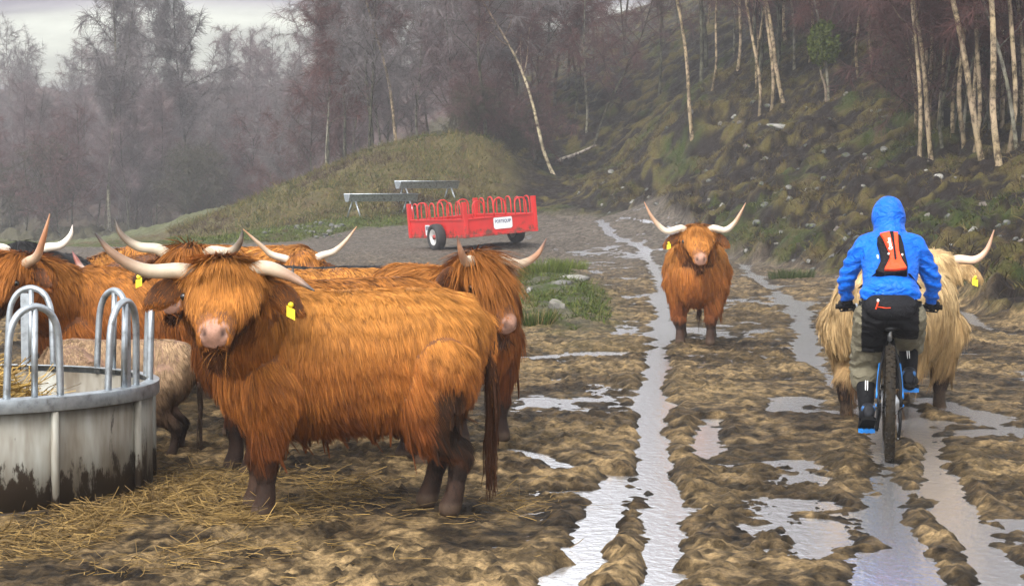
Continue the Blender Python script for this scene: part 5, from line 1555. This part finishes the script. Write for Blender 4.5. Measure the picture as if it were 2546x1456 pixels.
# ================================================================ CYCLIST
def cloth(name, c, c2, rough=.6, bump=.35, bscale=9, spec=.22):
    m, nt, b = mat_new(name)
    f = noise_out(nt, 6, 4, .6)
    nt.links.new(ramp(nt, f, [(.32, c), (.7, c2)]), b.inputs['Base Color'])
    b.inputs['Roughness'].default_value = rough
    b.inputs['Specular IOR Level'].default_value = spec
    bm = nd(nt, "ShaderNodeBump", i_Strength=min(1, bump * 1.8), i_Distance=.035)
    nt.links.new(noise_out(nt, bscale, 3, .55, dist=.8, stretch=(1, 1, 1.8)), bm.inputs['Height']); nt.links.new(bm.outputs[0], b.inputs['Normal'])
    return m
m_jacket = cloth("blue_waterproof", (.003, .125, .62), (.002, .085, .46), .45, .55, 13)
m_short = cloth("olive_shorts", (.150, .135, .092), (.105, .092, .062), .8, .5, 12)
m_seat = cloth("black_seat_cloth", (.006, .006, .007), (.010, .010, .011), .7, .3, 12, spec=.06)
m_sock = cloth("black_leg_warmer", (.006, .006, .007), (.010, .010, .011), .7, .2, 14, spec=.06)
m_glove = cloth("black_glove", (.010, .010, .012), (.018, .018, .02), .65, .3, 30, spec=.06)
m_skin = simple("skin", (.46, .25, .17), .5, var=.15)
m_shoe = simple("dark_shoe", (.014, .015, .019), .6, spec=.15, var=.4, scale=14, bump=.3)
m_sole = simple("shoe_sole", (.008, .008, .008), .8, spec=.1, var=.3)
m_shoeblue = simple("shoe_blue_panel", (.02, .11, .30), .5, var=.3)
m_refl = simple("reflective_piping", (.80, .80, .78), .4, var=.05)
m_orange = cloth("orange_red_pack_cloth", (.80, .062, .010), (.70, .048, .008), .5, .2, 14)
m_packblk = cloth("black_pack_mesh", (.010, .010, .012), (.017, .017, .019), .7, .3, 40, spec=.06)
rider = empty("person", (BX, BY, BZ), RIDE, "cyclist in blue hooded jacket, shorts and black leg warmers riding away bent over the bars", "person")
hip = np.array((0, .19, .905))
SH = {s: np.array((s * .148, .50, 1.30)) for s in (-1, 1)}
EL = {-1: np.array((-.256, .60, 1.10)), 1: np.array((.258, .60, 1.09))}
WRI = {s: np.array((s * .262, .745, .945)) for s in (-1, 1)}
KN = {-1: np.array((-.145, .50, .545)), 1: np.array((.120, .70, .690))}
HP = {s: hip + np.array((s * .095, .0, -.02)) for s in (-1, 1)}
AN = {-1: np.array((-.140, .275, .275)), 1: np.array((.128, .475, .475))}
HEADC = np.array((-.008, .64, 1.475))
# body: one skin from crown to ankle
bd = MB()
def chain(mb, pts, rs, seg=14, n=14):
    P = spline(pts, n); mb.tube(P, list(np.interp(np.linspace(0, 1, n), np.linspace(0, 1, len(rs)), rs)), seg, True)
def torso(mb, grow=0.0):
    rows = [(.20, .855, .135, .105), (.20, .93, .155, .115), (.26, 1.02, .142, .10), (.345, 1.12, .146, .108), (.43, 1.21, .162, .11), (.49, 1.285, .152, .10), (.535, 1.335, .11, .08), (.56, 1.36, .06, .055)]
    ax = unit(np.array((0, .33, .45))); up = np.array((0, -ax[2], ax[1]))
    mb.rings([(np.array((0, y, z)), np.array((1., 0, 0)) * (w + grow), up * (d + grow)) for y, z, w, d in rows], 24)
torso(bd)
chain(bd, [(0, .52, 1.31), (-.003, .57, 1.37), HEADC + (0, -.03, -.06)], [.07, .058, .06])
bd.ell(HEADC, (.072, .092, .112), Matrix.Rotation(-.25, 4, 'X'), 20, 12)
bd.ell(HEADC + (0, .045, -.055), (.052, .055, .062), None, 16, 9)
bd.tube([HEADC + (0, .085, .01), HEADC + (0, .108, -.025)], [.012, .017], 8, True)
for s in (-1, 1):
    bd.ell(HEADC + (s * .074, -.01, -.01), (.012, .022, .032), None, 10, 6)
    chain(bd, [SH[s] + (-s * .03, 0, -.01), SH[s] * .5 + EL[s] * .5, EL[s], WRI[s]], [.058, .046, .040, .027])
    chain(bd, [WRI[s], WRI[s] + (0, .03, -.02), (s * .272, .80, .925)], [.026, .030, .024], 10, 6)
    chain(bd, [HP[s], HP[s] * .5 + KN[s] * .5 + (0, .01, .01), KN[s]], [.098, .080, .055])
    chain(bd, [KN[s], KN[s] * .6 + AN[s] * .4 + (0, -.025, 0), AN[s]], [.052, .050, .034])
me = remesh(bd, .011, 4, .5, "body")
link("body", me, m_skin, rider)
# jacket with hood
jk = MB()
torso(jk, .022)
jk.rings([(np.array((0, y, z)), np.array((w, 0, 0)), np.array((0, -d * .8, d * .6))) for y, z, w, d in ((.185, .955, .15, .12), (.20, .985, .188, .145), (.235, 1.03, .184, .14), (.27, 1.06, .17, .12))], 24)
for s in (-1, 1):
    chain(jk, [SH[s] * np.array((.45, 1, 1)) + (0, .01, .015), SH[s] + (0, 0, 0), SH[s] * .55 + EL[s] * .45 + (s * .012, -.01, 0), EL[s] + (s * .006, -.005, 0), EL[s] * .5 + WRI[s] * .5 + (s * .008, 0, 0), WRI[s] + (0, -.012, .012)], [.080, .076, .064, .057, .048, .040], 16, 22)
jk.ell(HEADC + (0, -.012, .002), (.108, .125, .140), Matrix.Rotation(-.25, 4, 'X'), 24, 14)
chain(jk, [(0, .535, 1.34), (0, .56, 1.38), HEADC + (0, -.02, -.07)], [.115, .102, .100])
me = remesh(jk, .0105, 4, .5, "jacket")
V, N = mesh_np(me); V = V.copy()
# folds across sleeves and lower back
fold = np.sin(V[:, 2] * 95 + 9 * vn3(V * 7, 3) + 30 * np.abs(V[:, 0])) * sstep(.16, .24, np.abs(V[:, 0]))
fold2 = np.sin(V[:, 2] * 120 + 12 * vn3(V * 6, 4)) * sstep(1.10, 1.0, V[:, 2]) * .8
lum = vn3(V * 13, 5) - .5
V = V + N * (.0060 * fold + .005 * fold2 + .007 * lum + .010 * (np.abs(vn3(V * 17 + 3, 8) - .5) - .2))[:, None]
me.vertices.foreach_set("co", V.astype(np.float32).ravel()); me.update()
import bmesh
bmj = bmesh.new(); bmj.from_mesh(me)
fc = HEADC + np.array((0, .085, -.01))
dele = [v for v in bmj.verts if (Vector(v.co) - Vector(fc)).length < .082 or v.co.z < .965 + .02 * abs(v.co.x) / .2 and abs(v.co.x) < .21]
bmesh.ops.delete(bmj, geom=dele, context='VERTS'); bmj.to_mesh(me); bmj.free()
jo = link("jacket", me, m_jacket, rider)
sm_ = jo.modifiers.new("thick", 'SOLIDIFY'); sm_.thickness = .004; sm_.offset = -1
# shorts
sh = MB()
sh.rings([(hip + np.array((0, y, z)), np.array((w, 0, 0)), np.array((0, d, 0))) for y, z, w, d in ((.03, -.10, .10, .11), (.0, -.06, .165, .135), (.0, .0, .182, .145), (.02, .06, .175, .14), (.05, .11, .16, .12))], 22)
for s, low in ((-1, .0), (1, .0)):
    kv = KN[s]
    hem = kv + (AN[s] - kv) * (.26 if s < 0 else .10)
    chain(sh, [HP[s] + (s * .01, 0, 0), HP[s] * .5 + kv * .5 + (s * .004, 0, .008), kv + (s * .002, -.012, .01), hem + (s * .002, -.018, 0)], [.115, .108, .098, .090], 18, 18)
me = remesh(sh, .011, 4, .5, "shorts")
V, N = mesh_np(me); V = V.copy()
V = V + N * (.006 * np.sin(V[:, 2] * 75 + 14 * vn3(V * 8, 6) + V[:, 0] * 30) + .010 * (vn3(V * 14, 7) - .5))[:, None]
me.vertices.foreach_set("co", V.astype(np.float32).ravel()); me.update()
so = link("shorts", me, m_short, rider)
me.materials.append(m_seat)
ctr = np.empty(len(me.polygons) * 3); me.polygons.foreach_get("center", ctr); ctr = ctr.reshape(-1, 3)
seat_ = (ctr[:, 2] > np.where(ctr[:, 0] < 0, .655 + .12 * np.clip(-ctr[:, 0] - .16, 0, 1) * 6, .735)) & (np.abs(ctr[:, 0]) < .172)
me.polygons.foreach_set("material_index", seat_.astype(np.int32))
for s in (-1, 1):
    lw = MB(); chain(lw, [KN[s] + (0, -.005, .03), KN[s], KN[s] * .6 + AN[s] * .4 + (0, -.027, 0), AN[s] + (0, 0, .01), AN[s] + (0, .005, -.03)], [.062, .061, .060, .043, .044], 16, 18)
    wo = link("leg_warmer", remesh(lw, .009, 3, .5, "leg_warmer"), m_sock, rider)
    calf = KN[s] * .6 + AN[s] * .4
    def back(t, dx):          # a point on the back of the calf
        p = KN[s] * (1 - t) + AN[s] * t
        r = np.interp(t, [0, .4, 1], [.062, .062, .046]); bow = -.027 * math.sin(math.pi * min(1, t / .8)) if t < .8 else 0
        ax_ = unit(AN[s] - KN[s]); nb2 = unit(np.array((0, ax_[2], -ax_[1]))); q2 = math.sqrt(max(r * r - dx * dx, 1e-6)) + .002
        return (p[0] + dx, p[1] + bow * .8 + nb2[1] * q2, p[2] + nb2[2] * q2)
    t0 = .38 if s < 0 else .30
    for q in (-1, 1):
        MB().tube([back(t, q * .006 + (.010 * s * -1) * (1 - t)) for t in np.linspace(t0, .80, 6)] + [back(t, q * (.006 + .13 * (t - .80))) for t in (.86, .93, 1.0)], .0034, 6).build("reflective_stripe", m_refl, wo)
    # shoe, toe a little down
    foot = np.array((s * .136, PED[s][0], PED[s][1] + .018))
    pitch = R(-24) if s < 0 else R(-6)
    M = Matrix.Translation(Vector(foot)) @ Matrix.Rotation(s * -.12, 4, 'Z') @ Matrix.Rotation(pitch, 4, 'X')
    sm2 = MB()
    def T(p): return np.array(M @ Vector(p))
    Rm = np.array(M.to_3x3())
    sm2.rings([(T((0, y, z)), Rm @ np.array((w, 0, 0)), Rm @ np.array((0, 0, h))) for y, z, w, h in ((-.165, .055, .020, .030), (-.155, .056, .036, .046), (-.12, .06, .041, .055), (-.06, .056, .042, .052), (.0, .044, .047, .036), (.05, .036, .046, .028), (.085, .032, .034, .022), (.10, .03, .015, .012))], 16)
    chain(sm2, [T((0, -.105, .08)), AN[s] + (0, 0, -.02), AN[s] + (0, 0, .015)], [.046, .046, .044], 14, 6)
    sh_o = link("shoe", remesh(sm2, .007, 3, .5, "shoe"), m_shoe, rider)
    sl = MB(); out = [(.046 * a, y) for a, y in ((.55, -.168), (.95, -.14), (.95, -.06), (1.05, .0), (1.05, .05), (.6, .095))]
    poly = out + [(-a, y) for a, y in reversed(out)]
    n_ = len(poly)
    V_ = [T((a, y, z)) for z in (-.004, .016) for a, y in poly]
    sl.add(V_ + [T((0, -.03, -.004)), T((0, -.03, .016))], [(i, (i + 1) % n_, n_ + (i + 1) % n_, n_ + i) for i in range(n_)], [(2 * n_, (i + 1) % n_, i) for i in range(n_)] + [(2 * n_ + 1, n_ + i, n_ + (i + 1) % n_) for i in range(n_)])
    sl.build("sole", m_sole, sh_o, False)
    for q in (-1, 1):
        MB().ell(T((q * .030, -.125, .078)), (.014, .030, .020), Matrix(Rm), 10, 6).build("blue_panel", m_shoeblue, sh_o)
    # glove: palm and five fingers wrapped over the grip
    gl = MB(); gc = np.array((s * .272, .813, GRZ))
    palm = gc + (0, -.030, .018)
    chain(gl, [WRI[s] + (0, -.012, .012), WRI[s] + (0, .012, -.004), palm], [.036, .034, .030], 12, 7)
    gl.rings([(palm + np.array((x, 0, 0)) , np.array((0, .8, .6)) * a, np.array((0, -.6, .8)) * b_) for x, a, b_ in ((-.048, .018, .010), (-.036, .034, .018), (0, .038, .021), (.036, .034, .018), (.048, .018, .010))], 14)
    for k, (dx, ln_) in enumerate(((-.036, 1.0), (-.013, 1.12), (.011, 1.05), (.034, .88))):
        x = -s * dx
        arc = []
        for q in np.linspace(0, 1, 9):
            a = R(155) - R(215) * q * ln_ * .95
            rr_ = .030 - .004 * q
            arc.append(gc + np.array((x, rr_ * math.cos(a) , rr_ * math.sin(a))))
        gl.tube(arc, list(np.linspace(.0112, .0085, 9)), 9, True)
    tx_ = -s * .046
    gl.tube(spline([palm + np.array((tx_ * .8, .0, -.006)), gc + np.array((tx_ * 1.25, -.026, -.010)), gc + np.array((tx_ * 1.35, -.010, -.027)), gc + np.array((tx_ * 1.1, .012, -.028))], 8), [.015, .014, .013, .012, .0115, .011, .010, .009], 9, True)
    link("glove", remesh(gl, .0045, 2, .5, "glove"), m_glove, rider)
# waist pack
bag = empty("waist_pack", (BX, BY, BZ), RIDE, "dark waist pack round the cyclist's hips below the jacket hem", "bag")
wp = MB(); wp.rings([(np.array((0, .065 + y, z)), np.array((w, 0, 0)), np.array((0, d, 0))) for z, w, d, y in ((.868, .075, .03, .02), (.885, .120, .052, .012), (.92, .152, .066, .004), (.96, .158, .068, .004), (.995, .145, .058, .012), (1.018, .105, .035, .03))], 24)
link("pouch", remesh(wp, .01, 3, .5, "pouch"), m_packblk, bag)
MB().rings([(np.array((0, .19, .955 + z)), np.array((.19, 0, 0)), np.array((0, .155, 0))) for z in (-.02, .02)], 32, False).build("waist_belt", m_packblk, bag)
MB().tube(spline([(-.075, .005, .985), (-.078, -.004, .965), (-.088, -.006, .935)], 6), .005, 6).build("zip_pull", m_orange, bag)
MB().tube(spline([(-.075, .003, .950), (-.03, -.006, .944), (.0, -.006, .945)], 6), .003, 6).build("piping", m_orange, bag)
MB().ell((-.075, .002, .988), (.008, .006, .009)).build("buckle", m_refl, bag)
# backpack
axis = unit(np.array((0., .33, .45))); nb_ = np.array((0, -axis[2], axis[1]))
bo_ = np.array((.012, .365, 1.165)) + nb_ * .135
Mp = Matrix((Vector((1, 0, 0)), Vector(-nb_), Vector(axis))).transposed().to_4x4()
pack = empty("backpack", (BX, BY, BZ), RIDE, "small orange red and black backpack on the cyclist's blue jacket", "backpack")
def pk(poly, d0, d1, nm, mt_, bevel=.006, par=None, tilt=True):
    sub = MB().prism(poly, d0, d1, None)
    o = sub.build(nm, mt_, par or pack, False, bevel)
    if par is None:
        o.matrix_local = Matrix.Translation(Vector(bo_)) @ Mp @ Matrix.Rotation(-.16, 4, 'Y')
    return o
blk = [(-.075, .135), (-.055, .155), (.045, .155), (.072, .135), (.078, .06), (.075, -.02), (.078, -.09), (.068, -.135), (0, -.140), (-.075, -.130), (-.125, -.105), (-.105, -.085), (-.075, -.03), (-.070, .05)]
base_ = pk(blk, -.030, .05, "pack_body", m_packblk, .012)
red_l = [(-.052, .150), (-.012, .152), (-.008, .08), (-.008, -.06), (.012, -.066), (.020, -.06), (.024, .06), (.026, .150), (.056, .140), (.048, .08), (.040, .0), (.046, -.06), (.066, -.126), (.0, -.128), (-.068, -.118), (-.030, -.075), (-.018, -.02), (-.020, .05), (-.034, .10)]
full = [(-.055, .150), (.0, .156), (.056, .142), (.046, .07), (.040, .0), (.046, -.06), (.066, -.128), (.0, -.130), (-.070, -.118), (-.032, -.075), (-.020, -.02), (-.022, .05), (-.036, .10)]
front_ = pk(full, -.052, -.026, "front_panel", m_orange, .008)
MB().prism([(.006, .15), (.030, .150), (.022, .05), (.016, -.055), (.008, -.062), (.002, -.055), (.010, .05)], -.0555, -.050).build("zip_strip", m_packblk, front_, False, .001)
t_ = link("lettering", text_mesh("Quechua", .034, "lettering"), m_refl, front_); t_.rotation_euler = (math.pi / 2, -math.pi / 2, 0); t_.location = (-.008, -.0535, .060); t_.scale = (.72, .9, 1)
for x, z in ((-.092, -.012), (-.026, -.010), (.056, -.020)):
    MB().ell((x, -.036 if abs(x) > .03 else -.05, z), (.006, .006, .008 if x > -.09 else .016)).build("buckle", m_refl, base_)
for s in (-1, 1):
    P_ = [np.array((s * .055, .505, 1.285)) + nb_ * .07, np.array((s * .085, .52, 1.345)), np.array((s * .11, .60, 1.32)), np.array((s * .13, .60, 1.22))]
    MB().tube(spline(P_, 10), .016, 8, False, None, .35).build("shoulder_strap", m_packblk, pack)
    P_ = [bo_ + np.array((s * .10, 0, 0)) + axis * -.115 - nb_ * .02, np.array((s * .182, .36, 1.05)), np.array((s * .165, .45, 1.06))]
    MB().tube(spline(P_, 8), .010, 8, False, None, .4).build("side_strap", m_packblk, pack)

# ================================================================ the wet air
hb = MB().box((20, 240, 30), (390, 560, 80))
o = hb.build("haze", None, None, smooth=False)
m = bpy.data.materials.new("haze"); m.use_nodes = True
nt = m.node_tree; nt.nodes.clear()
mo = nt.nodes.new("ShaderNodeOutputMaterial")
pv = nt.nodes.new("ShaderNodeVolumePrincipled")
pv.inputs['Color'].default_value = (.68, .69, .73, 1)
pv.inputs['Density'].default_value = .00105
nt.links.new(pv.outputs[0], mo.inputs['Volume'])
o.data.materials.append(m)
tag(o, kind='stuff')
